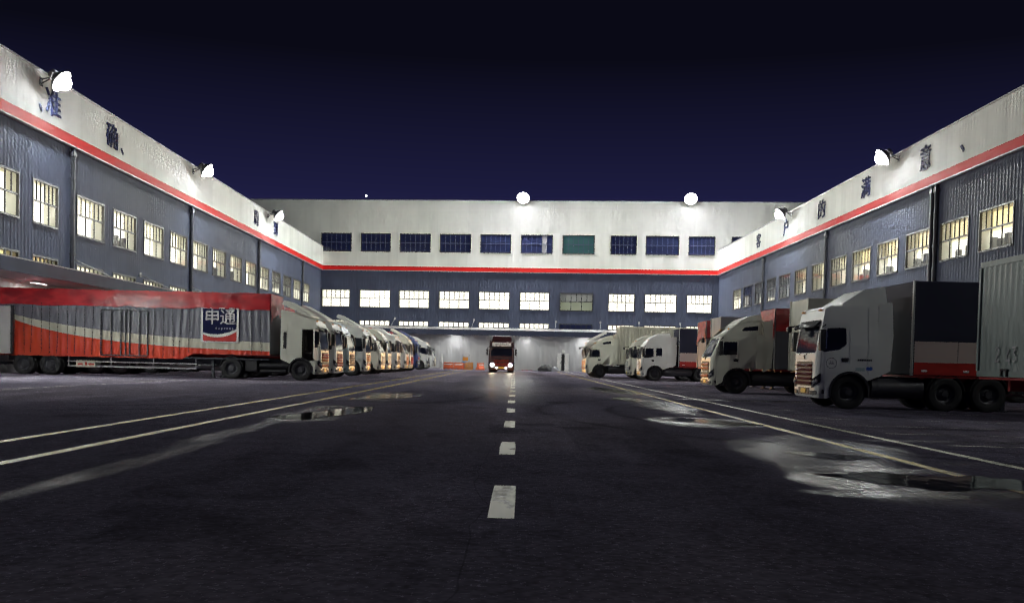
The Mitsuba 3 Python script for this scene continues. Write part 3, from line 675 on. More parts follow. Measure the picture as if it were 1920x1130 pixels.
def cab_meshes(sty, door_open=False):
    """{part: (ply dict, material or None)}; the cab's front at x = 0, ground at z = 0, left side +y."""
    ck = (sty, door_open)
    if ck in _cab:
        return _cab[ck]
    S = STY[sty]
    L, ax = S['L'], S['axle']
    side = rounded(S['side'], 0.07)
    r = 0.26
    t = np.linspace(0, math.pi / 2, 15)
    plan = [(-L, -HW), (-r * 0.9, -HW)] + [(-r + r * math.sin(a) - 0.05 * math.cos(a) ** 2, -HW + r - r * math.cos(a)) for a in t[1:]] + [(0.0, 0.0)] + \
           [(-r + r * math.sin(a) - 0.05 * math.cos(a) ** 2, HW - r + r * math.cos(a)) for a in t[::-1][:-1]] + [(-r * 0.9, HW), (-L, HW)]
    plan = CS([np.array(plan)], m3.FillRule.NonZero)
    front = rounded([(-HW, 0.2), (HW, 0.2), (HW, 1.9), (HW - 0.05, 2.5), (HW - 0.13, 3.6), (-HW + 0.13, 3.6), (-HW + 0.05, 2.5), (-HW, 1.9)], 0.06)

    def cab(d):
        o = lambda c: c.offset(d, m3.JoinType.Round, 2.0, 12) if d else c
        return ext(o(side), 'y', -2, 2) ^ ext(o(plan), 'z', 0, 5) ^ ext(o(front), 'x', -4, 1)
    c0, c3, c1, c6 = cab(0), cab(-0.03), cab(-0.012), cab(-0.06)
    cO = cab(0.02)                                             # cutters reach beyond the skin, so that no film is left
    out = {}
    wins = [('side_window', S['win'])] + ([('upper_window', S['upper'])] if S['upper'] else []) + ([('quarter_window', S['quarter'])] if S['quarter'] else [])
    body = c0
    for nm, poly in wins:
        cs = rounded(poly, 0.045)
        for sgn in (1, -1):
            lo, hi = (0.6, 2.0) if sgn > 0 else (-2.0, -0.6)
            if door_open and sgn < 0 and nm == 'side_window':
                continue
            body = body - ((cO - c3) ^ ext(cs, 'y', lo, hi))
            out.setdefault(nm, []).append(((c1 - c6) ^ ext(cs.offset(-0.004, m3.JoinType.Round, 2, 8), 'y', lo, hi), 'cab_glass'))
    wcs = rounded(S['ws'], 0.09)
    body = body - ((cO - c3) ^ ext(wcs, 'x', -0.75, 1))
    out['windshield'] = [((c1 - c6) ^ ext(wcs.offset(-0.004, m3.JoinType.Round, 2, 8), 'x', -0.75, 1), 'cab_glass')]
    # wheel arch, door seams, panel seams
    body = body - M3.cylinder(4, S['arch'], S['arch'], 40, True).rotate((90, 0, 0)).translate((ax, 0, 0.51))
    body = body - ext([(ax - S['arch'], -0.2), (ax + S['arch'], -0.2), (ax + S['arch'], 0.5), (ax - S['arch'], 0.5)], 'y', -2, 2)
    skin = cO - cab(-0.022)
    for sgn in (1, -1):
        lo, hi = (0.6, 2.0) if sgn > 0 else (-2.0, -0.6)
        if door_open and sgn < 0:
            d_ = CS([np.array(S['door'])], m3.FillRule.NonZero)
            body = body - ext(d_, 'y', -2.0, -0.15)
        else:
            body = body - (skin ^ ext(ring_poly(S['door'], 0.026), 'y', lo, hi))
        body = body - (skin ^ ext([(-1.02 - 0.2, S['zr'] - 0.42), (-L - 1, S['zr'] - 0.42), (-L - 1, S['zr'] - 0.394), (-1.02 - 0.2, S['zr'] - 0.394)], 'y', lo, hi))
        body = body - (skin ^ ext([(-L + 0.30, 1.0), (-L + 0.326, 1.0), (-L + 0.326, 3.0), (-L + 0.30, 3.0)], 'y', lo, hi))
    sk2 = cO - cab(-0.02)
    body = body - (sk2 ^ ext([(-1.3, 1.44), (1.3, 1.44), (1.3, 1.464), (-1.3, 1.464)], 'x', -0.2, 1))
    body = body - (sk2 ^ ext([(-1.3, 0.86), (1.3, 0.86), (1.3, 0.884), (-1.3, 0.884)], 'x', -0.2, 1))
    out['__body'] = tm(body)
    # arch liner
    lin = []
    a = np.linspace(-0.25, math.pi + 0.25, 22)
    for y0, y1 in ((0.55, HW + 0.03), (-HW - 0.03, -0.55)):
        R1, R0 = S['arch'] + 0.035, S['arch'] - 0.03
        pol = [(ax + R1 * math.cos(v), 0.51 + R1 * math.sin(v)) for v in a] + [(ax + R0 * math.cos(v), 0.51 + R0 * math.sin(v)) for v in a[::-1]]
        lin.append(tm(ext(pol, 'y', y0, y1)))
    lin += [box(ax - 0.5, ax + 0.5, -0.5, 0.5, 0.6, 0.95)]
    parts = [('wheel_arch', cat(lin), 'black_plastic')]
    # grille and lower front
    gx = 0.012
    col, n = S['grille']
    parts.append(('grille', box(-0.03, gx, -0.78, 0.78, 0.66, 1.40, 0.01), 'black_plastic' if col != 'white' else 'dark_steel'))
    cols = {'maroon': ['maroon_grille'], 'orange': ['orange_plastic', 'cream_plastic', 'orange_plastic'], 'mixed': ['orange_plastic', 'cream_plastic', 'orange_plastic', 'red_plastic', 'red_plastic'], 'white': ['plate_white']}[col]
    for k in range(n):
        z0 = 0.70 + k * (0.68 / n)
        hh = 0.68 / n * 0.62
        pr = np.array([[gx + 0.004, z0], [gx + 0.05, z0 + 0.01], [gx + 0.065, z0 + hh * 0.55], [gx + 0.004, z0 + hh]])
        parts.append(('grille__slat', tm(ext(pr, 'y', -0.76 + 0.02 * (k == n - 1), 0.76 - 0.02 * (k == n - 1))), cols[k % len(cols)]))
    parts.append(('emblem', tm(M3.hull_points([(0.004, -0.05, 1.47), (0.03, -0.05, 1.48), (0.004, 0.05, 1.47), (0.03, 0.05, 1.48), (0.03, 0.035, 1.60), (0.004, 0.035, 1.60), (0.03, -0.035, 1.60), (0.004, -0.035, 1.60)])), 'black_plastic'))
    parts.append(('bumper_grille', box(-0.04, 0.016, -0.55, 0.55, 0.40, 0.60, 0.01), 'black_plastic'))
    parts.append(('number_plate', box(0.017, 0.03, -0.24, 0.24, 0.44, 0.58), 'plate_yellow'))
    for sgn in (1, -1):
        corner = lambda ang, out_: (-r + (r + out_) * math.cos(ang) - 0.05 * math.cos(math.pi / 2 - ang) ** 2 * 0, sgn * (HW - r + (r + out_) * math.sin(ang)))
        rim_ = [(gx + 0.01, sgn * 0.80)] + [corner(v, 0.018) for v in (0.1, 0.35, 0.6, 0.85, 1.05)]
        hl = M3.hull_points([(x, y, z + 0.04 * k) for k, (x, y) in enumerate(rim_) for z in (0.60, 0.86)] + [(-0.2, sgn * 0.9, 0.7)])
        parts.append(('headlight', tm(hl), 'cab_glass'))
        for ang, zc, rr in ((0.12, 0.76, 0.075), (0.52, 0.79, 0.06)):
            x, y = corner(ang, 0.0)
            parts.append(('headlight__lens', tm(M3.sphere(rr, 20).scale((0.7, 1.0, 1.0)).translate((x + 0.0, y, zc + 0.03))), 'headlamp_glass'))
        fl = M3.hull_points([(gx + x, sgn * y, z) for x, y, z in ((0.016, 0.66, 0.40), (-0.045, 1.12, 0.42), (0.016, 0.66, 0.52), (-0.045, 1.12, 0.53), (0.008, 0.95, 0.40), (0.008, 0.95, 0.52), (-0.20, 0.8, 0.45))])
        parts.append(('fog_light', tm(fl), 'black_plastic'))
        parts.append(('step', box(ax + S['arch'] + 0.05, -0.16, sgn * (HW - 0.06) - 0.05, sgn * (HW - 0.06) + 0.055, 0.44, 0.56, 0.01) if ax + S['arch'] + 0.1 < -0.17 else box(-0.26, -0.14, sgn * HW - 0.03, sgn * HW + 0.01, 0.44, 0.56), 'black_plastic'))
        dx = S['door'][2 if len(S['door']) < 5 else 3][0]
        if not (door_open and sgn < 0):
            parts.append(('door_handle', box(dx + 0.04, dx + 0.24, sgn * HW - 0.02, sgn * HW + 0.03, 1.40, 1.52, 0.01), 'black_plastic'))
        # mirror: arm and two housings
        zx = S['ws'][2][1]
        xw = np.interp(zx, [p_[1] for p_ in S['side'][1:4]], [p_[0] for p_ in S['side'][1:4]])
        mb = M3.hull_points([(xw + 0.02 + dx_, sgn * (HW + 0.16 + dy_), zx - 0.12 + dz_) for dx_ in (-0.05, 0.10) for dy_ in (-0.09, 0.09) for dz_ in (-0.62, 0.0)] + [(xw + 0.16, sgn * (HW + 0.16), zx - 0.4)])
        parts.append(('mirror', cat(tm(mb), rod([xw - 0.12, sgn * (HW - 0.08), zx + 0.05], [xw + 0.05, sgn * (HW + 0.18), zx - 0.04], 0.022, 6), rod([xw - 0.05, sgn * (HW - 0.04), zx - 0.66], [xw + 0.02, sgn * (HW + 0.14), zx - 0.62], 0.018, 6)), 'black_plastic'))
        gl = box(xw - 0.056 - 0.01, xw - 0.054, sgn * (HW + 0.16) - 0.07, sgn * (HW + 0.16) + 0.07, zx - 0.68, zx - 0.17)
        parts.append(('mirror__mirror_glass', gl, 'chrome'))
    # front mirror on an arm, wipers, roof lamps
    zt = S['ws'][2][1]
    xt = np.interp(zt, [p_[1] for p_ in S['side'][1:5]], [p_[0] for p_ in S['side'][1:5]])
    parts.append(('front_mirror', cat(rod([xt - 0.02, -0.85, zt + 0.08], [xt + 0.38, -1.0, zt + 0.02], 0.022, 6), box(xt + 0.30, xt + 0.44, -1.13, -0.87, zt - 0.16, zt + 0.03, 0.04)), 'black_plastic'))
    zb = S['ws'][0][1]
    for y in (-0.55, 0.15):
        xb = 0.0
        parts.append(('wiper', cat(rod([xb - 0.005, y, zb - 0.02], [xb - 0.005 - 0.20 * 0.35, y + 0.55, zb + 0.16], 0.012, 5), box(xb - 0.05, xb + 0.012, y - 0.03, y + 0.03, zb - 0.06, zb - 0.01)), 'black_plastic'))
    if S['visor']:
        vz = zt + 0.05
        v = M3.hull_points([(xt + x, y, vz + z) for y in (-1.02, 1.02) for x, z in ((-0.10, 0.12), (-0.03, 0.14), (0.20, -0.07), (0.17, -0.10))])
        parts.append(('sun_visor', tm(v - M3.cube((0.6, 0.5, 0.6), True).translate((xt + 9, 0, vz))), 'black_plastic' if sty == 'A' else None))
    for y in (-0.85, 0.85):
        parts.append(('marker_lamp', box(S['side'][4][0] - 0.02, S['side'][4][0] + 0.09, y - 0.07, y + 0.07, S['side'][4][1] - 0.06, S['side'][4][1] + 0.0, 0.015), 'amber_lens'))
    # roof deflector
    dp = rounded(S['defl'], 0.05)
    df = ext(dp, 'y', -0.98, 0.98)
    if sty in 'AVC':
        df = df ^ ext(rounded([(-1.02, 2.7), (1.02, 2.7), (0.86, 3.9), (-0.86, 3.9)], 0.15), 'x', -4, 1)
    parts.append(('roof_deflector', tm(df), None))
    if S['fairing']:
        for sgn in (1, -1):
            f_ = ext(rounded([(-L - 0.01, 0.95), (-L - 0.01, 3.16), (-L - 0.40, 3.20), (-L - 0.46, 2.2), (-L - 0.40, 1.15)], 0.04), 'y', sgn * (HW - 0.10) - 0.03, sgn * (HW - 0.10) + 0.03)
            parts.append(('side_fairing', tm(f_), None))
    if door_open:
        parts.append(('side_vent', cat(box(-1.80, -1.66, -HW - 0.012, -HW + 0.02, 1.55, 2.35, 0.006), [box(-1.78, -1.68, -HW - 0.02, -HW - 0.012, z, z + 0.04) for z in np.arange(1.6, 2.3, 0.09)]), 'black_plastic'))
        # dark cabin with a seat and a steering column, and the door swung open towards the viewer
        parts.append(('cabin_lining', cat(box(-0.895, -0.875, -1.19, -0.17, 1.0, 2.50), box(-0.87, -0.16, -0.185, -0.16, 1.0, 2.50), box(-0.87, -0.27, -1.17, -0.19, 2.47, 2.495), box(-0.24, -0.16, -1.17, -0.19, 1.0, 1.55)), 'seat_fabric'))
        parts.append(('cabin_floor', box(-0.95, -0.15, -1.16, -0.17, 0.94, 0.985), 'black_plastic'))
        parts.append(('seat', cat(box(-0.92, -0.45, -0.85, -0.35, 1.30, 1.46, 0.04), box(-0.95, -0.80, -0.85, -0.35, 1.44, 2.15, 0.04), box(-0.85, -0.55, -0.75, -0.45, 0.99, 1.3)), 'seat_fabric'))
        dw = [(0.0, 0.98), (0.0, 1.50), (0.06, 2.52), (0.72, 2.52), (0.72, 1.10), (0.46, 0.98)]
        A = np.eye(4)
        ang = math.radians(84)
        A[:3, 0] = -math.cos(ang), -math.sin(ang), 0
        A[:3, 1] = math.sin(ang), -math.cos(ang), 0
        A[:3, 3] = -0.10, -HW + 0.01, 0
        dbody = ext(dw, 'y', -0.03, 0.03) - ext(rounded([(0.09, 1.62), (0.13, 2.42), (0.64, 2.42), (0.64, 1.62)], 0.04), 'y', -1, 1)
        D = tm(dbody)
        D.apply_transform(A)
        parts.append(('open_door', D, None))
        Gm = tm(ext(rounded([(0.085, 1.615), (0.125, 2.425), (0.645, 2.425), (0.645, 1.615)], 0.04), 'y', -0.006, 0.006))
        Gm.apply_transform(A)
        parts.append(('open_door__pane', Gm, 'cab_glass'))
    res = [('', mikit.ply(out.pop('__body'), smooth=13), None)]
    for nm, lst in out.items():
        for man, mat in lst:
            res.append((nm, mikit.ply(tm(man)), mat))
    for nm, mesh, mat in parts:
        res.append((nm, mikit.ply(mesh, smooth=18), mat))
    _cab[ck] = res
    return res


TYRE = mikit.ply(lathe([(0.30, -0.13), (0.36, -0.15), (0.44, -0.155), (0.495, -0.14), (0.515, -0.11), (0.50, -0.065), (0.515, -0.06), (0.515, -0.005), (0.50, 0.0), (0.515, 0.005), (0.515, 0.06), (0.50, 0.065), (0.515, 0.11), (0.495, 0.14), (0.44, 0.155), (0.36, 0.15), (0.30, 0.13)], 'y', 32), smooth=40)


def rim_mesh(out):
    s = 1 if out else -1
    m = lathe([(0.0, 0.10 * s), (0.09, 0.10 * s), (0.10, 0.05 * s), (0.15, 0.045 * s), (0.20, 0.0), (0.26, 0.03 * s), (0.295, 0.11 * s), (0.315, 0.135 * s), (0.318, 0.10 * s), (0.29, 0.0), (0.0, -0.02 * s)], 'y', 28)
    nuts = [rod([0.125 * math.cos(a), 0.04 * s, 0.125 * math.sin(a)], [0.125 * math.cos(a), 0.075 * s, 0.125 * math.sin(a)], 0.016, 6) for a in np.arange(10) * math.pi / 5]
    return cat(m, nuts)


RIMS = {s: mikit.ply(rim_mesh(s), smooth=35) for s in (True, False)}


def wheel(root, M, x, y, outward):
    k = obj(f'{root}__wheel', TYRE, 'tyre_rubber', tw=tw(shift(M, x, y, 0.512)))
    obj(f'{k}__rim', RIMS[outward], 'rim_steel', tw=tw(shift(M, x, y, 0.512)))


_misc = {}


def once(name, fn):
    if name not in _misc:
        _misc[name] = mikit.ply(fn(), smooth=35)
    return _misc[name]


def tractor(root, M, sty, body, rear_axles, door_open=False, swap=None):
    """Cab, chassis and wheels of one truck."""
    for nm, d, mat in cab_meshes(sty, door_open):
        m_ = mat or body
        if swap and m_ in swap:
            m_ = swap[m_]
        parent = f'{root}__cab'
        if '__' in nm:                                   # a sub-part goes under the last part of that name, one level up
            hold, sub = nm.split('__')
            n = _taken.get(f'{root}__{hold}', 0)
            hk = f'{root}__{hold}' + (f'_{n:03d}' if n else '')
            obj(f'{hk}__{sub}', d, m_, tw=tw(M))
        elif nm == '':
            obj(parent, d, m_, tw=tw(M))
        elif nm in ('windshield', 'side_window', 'upper_window', 'quarter_window', 'door_handle', 'wiper', 'emblem', 'sun_visor', 'marker_lamp', 'seat', 'cabin_floor', 'cabin_lining'):
            obj(f'{parent}__{nm}', d, m_, tw=tw(M))
        else:
            obj(f'{root}__{nm}', d, m_, tw=tw(M))
    S = STY[sty]
    ax, L, rear = S['axle'], S['L'], rear_axles[-1]
    ch = once(('chassis', sty, rear), lambda: cat([box(rear - 0.55, -0.5, y - 0.04, y + 0.04, 0.72, 0.98) for y in (-0.42, 0.42)], [box(x - 0.06, x + 0.06, -0.38, 0.38, 0.76, 0.94) for x in (-L - 0.3, (rear - L) / 2, rear, rear - 0.48)],
              [rod([x, -0.85, 0.51], [x, 0.85, 0.51], 0.075, 10) for x in (ax, *rear_axles)], box(-0.62, -0.2, -0.9, 0.9, 0.40, 0.62)))
    obj(f'{root}__chassis', ch, 'dark_steel', tw=tw(M))
    fw_ = once(('fifth', rear_axles[0]), lambda: cat(lathe([(0.0, 0.0), (0.46, 0.0), (0.48, 0.03), (0.46, 0.07), (0.0, 0.07)], 'z', 20).apply_translation((rear_axles[0] + 0.25, 0, 1.02)), box(rear_axles[0], rear_axles[0] + 0.5, -0.4, 0.4, 0.975, 1.03)))
    obj(f'{root}__fifth_wheel', fw_, 'dark_steel', tw=tw(M))
    x0, x1 = rear_axles[0] + 0.62, ax - S['arch'] - 0.12
    if x1 - x0 > 0.5:
        tank = once(('tank', x0, x1), lambda: cat(lathe([(0, x0), (0.27, x0), (0.30, x0 + 0.03), (0.30, x1 - 0.03), (0.27, x1), (0, x1)], 'x', 24).apply_translation((0, 0.86, 0.62)) if False else rod([x0, 0.88, 0.64], [x1, 0.88, 0.64], 0.29, 24),
                    [box(x - 0.03, x + 0.03, 0.58, 1.185, 0.34, 0.945) if False else lathe([(0.293, x - 0.03), (0.305, x - 0.03), (0.305, x + 0.03), (0.293, x + 0.03)], 'x', 24).apply_translation((0, 0.88, 0.64)) for x in (x0 + 0.2, x1 - 0.2)]))
        obj(f'{root}__fuel_tank', tank, 'tank_metal', tw=tw(M))
        bb = once(('batt', x0, x1), lambda: cat(box(x0 + 0.05, x0 + 0.62, -1.15, -0.62, 0.40, 0.92, 0.02), box(x0 + 0.03, x0 + 0.64, -1.17, -0.6, 0.925, 0.96, 0.01), rod([x0 + 0.72, -0.9, 0.70], [x1, -0.9, 0.70], 0.14, 16), rod([x0 + 0.72, -0.9, 0.42], [x1 - 0.1, -0.9, 0.42], 0.10, 14)))
        obj(f'{root}__battery_box', bb, 'black_plastic', tw=tw(M))
    for y in (-0.92, 0.92):
        for rx in rear_axles:
            def mg(rx=rx, y=y):
                a = np.linspace(0.15, math.pi - 0.15, 14)
                pol = [(rx + 0.60 * math.cos(v), 0.51 + 0.60 * math.sin(v)) for v in a] + [(rx + 0.575 * math.cos(v), 0.51 + 0.575 * math.sin(v)) for v in a[::-1]]
                return tm(ext(pol, 'y', y - 0.31, y + 0.31))
            obj(f'{root}__mudguard', once(('mg', rx, y), mg), 'black_plastic', tw=tw(M))
    for sgn in (1, -1):
        wheel(root, M, ax, sgn * 1.04, sgn > 0)
        for rx in rear_axles:
            wheel(root, M, rx, sgn * 1.07, sgn > 0)
            wheel(root, M, rx, sgn * 0.74, sgn > 0)


def tarp_mesh(x0, x1, z, drop, seed, hw=1.27, front_drop=1.0):
    """A tarpaulin over the load: top, sagging between the bows, and skirts with creases; x1 is the front end."""
    us = np.linspace(x0, x1, int((x1 - x0) * 9))
    path = np.r_[np.linspace(-hw - drop, -hw, 9), np.linspace(-hw + 0.18, hw - 0.18, 8), np.linspace(hw, hw + drop, 9)]

    def fn(U, V):
        over_ = np.clip(np.abs(V) - hw, 0, None)
        y = np.sign(V) * np.minimum(np.abs(V), hw)
        P = np.stack([U, y, z - over_], -1)
        nz = meshkit.fbm(np.stack([U * 2.3, V * 1.6, U * 0 + seed], -1), 4) - 0.5
        cre = meshkit.fbm(np.stack([U * 5.5 + V * 2.5, V * 1.2, U * 0 + seed + 5], -1), 3) - 0.5
        out_ = np.clip(over_ / 0.15, 0, 1)
        P[..., 1] += np.sign(V) * (0.03 + 0.10 * (nz * 0.5 + 0.16) * over_ / drop * 1.4 + 0.055 * cre) * out_
        edge = np.clip((over_ - drop * 0.7) / (drop * 0.3), 0, 1)
        P[..., 2] += edge * 0.10 * (meshkit.noise(np.stack([U * 1.7, np.sign(V), U * 0 + seed], -1)) - 0.5)
        P[..., 2] += (1 - out_) * (0.05 * np.abs(np.sin(U * 2.1)) + 0.07 * nz) * (1 - (np.abs(V) / hw) ** 2 * 0.4)
        return P
    top = grid(fn, us, path)
    ys = np.linspace(-hw - 0.02, hw + 0.02, 34)

    def ff(Y, V):
        nz = meshkit.fbm(np.stack([Y * 4, V * 2, Y * 0 + seed], -1), 3) - 0.5
        return np.stack([x1 + 0.05 * V + 0.09 * nz * (V > 0.02) + 0.02, Y * (1 + 0.01 * V), z + 0.0 - V * (front_drop + 0.25 * (meshkit.noise(np.stack([Y * 3, Y * 0 + seed, Y * 0], -1)) - 0.4) + 0.35 * (np.abs(Y) / hw) ** 6)], -1)
    fr = grid(ff, ys, np.linspace(0, 1, 12))
    return cat(top, fr)


def semitrailer(root, M, kind, x1, length, z0, z1, axles=3, legs=True, tarp=None, seed=0):
    """A semi-trailer behind the cab; x1: its front end (negative x), in the truck's own frame."""
    x0 = x1 - length
    t = f'{root}__trailer'
    hw = 1.24
    if kind == 'printed':
        obj(t, once(('pb', x1, length), lambda: box(x0 + 0.02, x1 - 0.03, -1.2, 1.2, z0 + 0.2, z1 - 0.03, 0.02)), 'grey_fabric', tw=tw(M))
    elif kind in ('curtain', 'grey', 'light'):
        m_ = {'curtain': 'grey_fabric', 'grey': 'grey_panel', 'light': 'light_panel'}[kind]
        obj(t, once((kind, x1, length, z0, z1), lambda: box(x0, x1, -hw, hw, z0, z1, 0.03)), m_, tw=tw(M))
    elif kind == 'navy':
        obj(t, once((kind, x1, length, z0, z1), lambda: box(x0, x1, -hw, hw, z0, z1, 0.03)), 'navy_panel', tw=tw(M))
        for sgn in (1, -1):
            obj(f'{t}__white_band', once(('wb', sgn, x1, length), lambda: cat([box(x, x + 1.28, sgn * hw - 0.004 if sgn > 0 else -hw - 0.012, sgn * hw + 0.012 if sgn > 0 else -hw + 0.004, 1.44, 2.06) for x in np.arange(x1 - 1.33, x0, -1.3)])), 'pink_panel', tw=tw(M), label='pale band along the lower side')
            obj(f'{t}__red_band', once(('rb', sgn, x1, length), lambda: box(x0 + 0.03, x1 - 0.05, sgn * hw - (0.004 if sgn > 0 else 0.014), sgn * hw + (0.014 if sgn > 0 else 0.004), z0 + 0.01, 1.437)), 'red_plastic', tw=tw(M), label='red band along the bottom edge')
            for k, x in enumerate(np.arange(x1 - 0.35, x0, -1.25)[:8]):
                obj(f'{t}__side_marker', once('marker', lambda: box(-0.09, 0.09, -0.012, 0.012, -0.03, 0.03, 0.008)), 'plate_white', tw=tw(shift(M, x, sgn * (hw + 0.026), z0 + 0.13)))
    elif kind in ('ribbed', 'green'):
        m_ = 'light_panel' if kind == 'ribbed' else 'greenish_panel'

        def rib():
            a = ribbed(-x1, -x0, z0 + 0.14, z1 - 0.12, -hw, 0.28, 0.045 if kind == 'ribbed' else 0.026)
            a.apply_transform(np.diag([-1, 1, 1, 1]))
            b = a.copy()
            b.apply_transform(np.diag([1, -1, 1, 1]))
            c_ = ribbed(-hw + 0.08, hw - 0.08, z0 + 0.14, z1 - 0.12, 0, 0.28, 0.045 if kind == 'ribbed' else 0.026)
            c_.apply_transform(np.array([[0, -1, 0, x1], [1, 0, 0, 0], [0, 0, 1, 0], [0, 0, 0, 1.0]]))
            fr = [box(x0, x1, s * hw - 0.06, s * hw + 0.012, z, z + 0.15) for s in (1, -1) for z in (z0, z1 - 0.13)]
            fr = [box(x0, x1 + 0.012, min(s * hw, s * hw - s * 0.09), max(s * hw, s * hw - s * 0.09) + 0.0, z, z + 0.15) for s in (1, -1) for z in (z0, z1 - 0.14)]
            fr += [box(x - 0.10, x + 0.016, s * hw - 0.05, s * hw + 0.05, z0 + 0.152, z1 - 0.142) for x in (x1, x0 + 0.08) for s in (1, -1)]
            fr += [box(x1 - 0.09, x1 + 0.010, -hw + 0.06, hw - 0.06, z, z + 0.148) for z in (z0, z1 - 0.14)]
            fr += [box(x0 + 0.02, x1 - 0.02, -hw + 0.05, hw - 0.05, z1 - 0.1, z1 - 0.02), box(x0, x0 + 0.06, -hw + 0.05, hw - 0.05, z0 + 0.1, z1 - 0.1)]
            return cat(a, b, c_, fr)
        obj(t, once((kind, x1, length, z0, z1), rib), m_, tw=tw(M))
    # corner posts at the front
    if kind in ('navy', 'grey', 'light', 'curtain'):
        for sgn in (1, -1):
            obj(f'{t}__corner_post', once(('post', sgn, x1, z0, z1), lambda: box(x1 - 0.02, x1 + 0.03, sgn * hw - 0.10, sgn * hw + 0.02, z0 - 0.02, z1 + 0.02, 0.008) if True else None), 'trim' if kind != 'light' else 'light_panel', tw=tw(M))
    if tarp:
        obj(f'{t}__tarpaulin', once(('tarp', x0, x1, z1, tarp, seed % 3), lambda: tarp_mesh(x0, x1, z1 + 0.02, tarp, seed % 3 * 7 + 1)), 'red_tarp', smooth=True, tw=tw(M), label='creased red tarpaulin hanging over the top edge')
    # running gear
    rail = 'red_frame' if kind in ('navy', 'green', 'curtain', 'grey') else 'dark_steel'
    gear = once(('gear', x0, x1, z0), lambda: cat(box(x0 + 0.05, x1 - 0.05, -hw + 0.02, hw - 0.02, z0 - 0.07, z0 - 0.003), [box(x0 + 0.2, x1 - 0.5, y - 0.06, y + 0.06, z0 - 0.36, z0 - 0.072) for y in (-0.5, 0.5)], box(x0 + 0.0, x0 + 0.1, -1.15, 1.15, 0.45, 0.6)))
    obj(f'{t}__frame', gear, rail, tw=tw(M))
    axs = [x0 + 1.25 + 1.3 * k for k in range(axles)]
    ag = once(('ag', x0, axles), lambda: cat([rod([x, -0.9, 0.51], [x, 0.9, 0.51], 0.07, 10) for x in axs], [box(x - 0.5, x + 0.5, y - 0.05, y + 0.05, 0.56, 0.66) for x in axs for y in (-0.55, 0.55)]))
    obj(f'{t}__axle', ag, 'dark_steel', tw=tw(M))
    for x in axs:
        for sgn in (1, -1):
            wheel(root, M, x, sgn * 1.07, sgn > 0)
            wheel(root, M, x, sgn * 0.74, sgn > 0)
    g0, g1 = axs[-1] + 0.85, x1 - (4.3 if not legs else 3.6)
    if g1 - g0 > 1:
        for sgn in (1, -1):
            sg = once(('sg', g0, g1, sgn), lambda: cat(box(g0, g1, sgn * 1.18 - 0.02, sgn * 1.18 + 0.02, 0.42, 0.50), box(g0, g1, sgn * 1.18 - 0.02, sgn * 1.18 + 0.02, 0.66, 0.72), [box(x - 0.025, x + 0.025, sgn * 1.15 - 0.02, sgn * 1.15 + 0.02, 0.40, z0 - 0.02) for x in np.linspace(g0 + 0.05, g1 - 0.05, 4)]))
            obj(f'{t}__side_guard', sg, 'grey_steel', tw=tw(M))
    lx = x1 - 2.9
    lg = once(('leg', lx, z0, legs), lambda: cat([box(lx - 0.06, lx + 0.06, y - 0.06, y + 0.06, 0.05 if legs else 0.42, z0 - 0.05) for y in (-0.85, 0.85)], [box(lx - 0.14, lx + 0.14, y - 0.12, y + 0.12, 0.01 if legs else 0.38, 0.05 if legs else 0.42) for y in (-0.85, 0.85)], rod([lx, -0.85, 0.62], [lx, 0.85, 0.62], 0.03, 6)))
    obj(f'{t}__landing_leg', lg, 'dark_steel', tw=tw(M))


def placed(x, y, deg):
    a = math.radians(deg)
    m = np.eye(4)
    m[:2, :2] = [[math.cos(a), -math.sin(a)], [math.sin(a), math.cos(a)]]
    m[:2, 3] = x, y
    return m


def truck(label, group, M, sty, body, trailer, rear=(-4.35,), door_open=False, swap=None, category='truck'):
    root = numbered('semi_truck')
    tag(root, label, category, group)
    tractor(root, M, sty, body, rear, door_open, swap)
    if trailer:
        semitrailer(root, M, **trailer)
    return root


LROW, RROW = 'trucks parked in a row on the left', 'trucks parked in a row on the right'
FX = -9.55
# nearest on the left: white cab with its door open and the long printed curtain trailer
M1 = placed(FX, 48.74, 0)
t1 = truck('white truck with open cab door and long grey, white and orange curtain trailer', LROW, M1, 'O', 'cream_truck_paint',
           dict(kind='printed', x1=-2.45, length=13.35, z0=1.02, z1=4.16, axles=2, tarp=0.78, seed=1), rear=(-4.35,), door_open=True)
TR = f'{t1}__trailer'


def curtain_mesh(sgn):
    us = np.linspace(-25.33, -12.02, 620)
    vs = np.linspace(0, 1, 26)

    def fn(U, V):
        zb = np.interp(U, [-25.4, -16.3, -15.75, -12.0], [0.93, 0.93, 1.20, 1.20]) - 0.02 * np.abs(np.sin(U * 4.3))
        Z = zb + (4.05 - zb) * V
        lean = U + 0.10 * np.sin(U * 1.3) * (V - 0.5)
        fold = 0.022 * np.sin(lean * 21 + 0.7 * meshkit.noise(np.stack([U * 0.7, V, U * 0], -1)) * 5) * (0.3 + 0.7 * meshkit.noise(np.stack([U * 0.9, V * 1.5, U * 0 + 4], -1)))
        crease = 0.032 * (meshkit.fbm(np.stack([U * 2.6 + V * 1.8, V * 0.9, U * 0 + 2], -1), 4) - 0.5) + 0.03 * (meshkit.fbm(np.stack([U * 3.6 - V * 3.1, V * 0.9, U * 0 + 8], -1), 3) - 0.5)
        return np.stack([U, 48.74 + sgn * (1.245 + fold + crease), Z], -1)
    return grid(fn, us, vs)


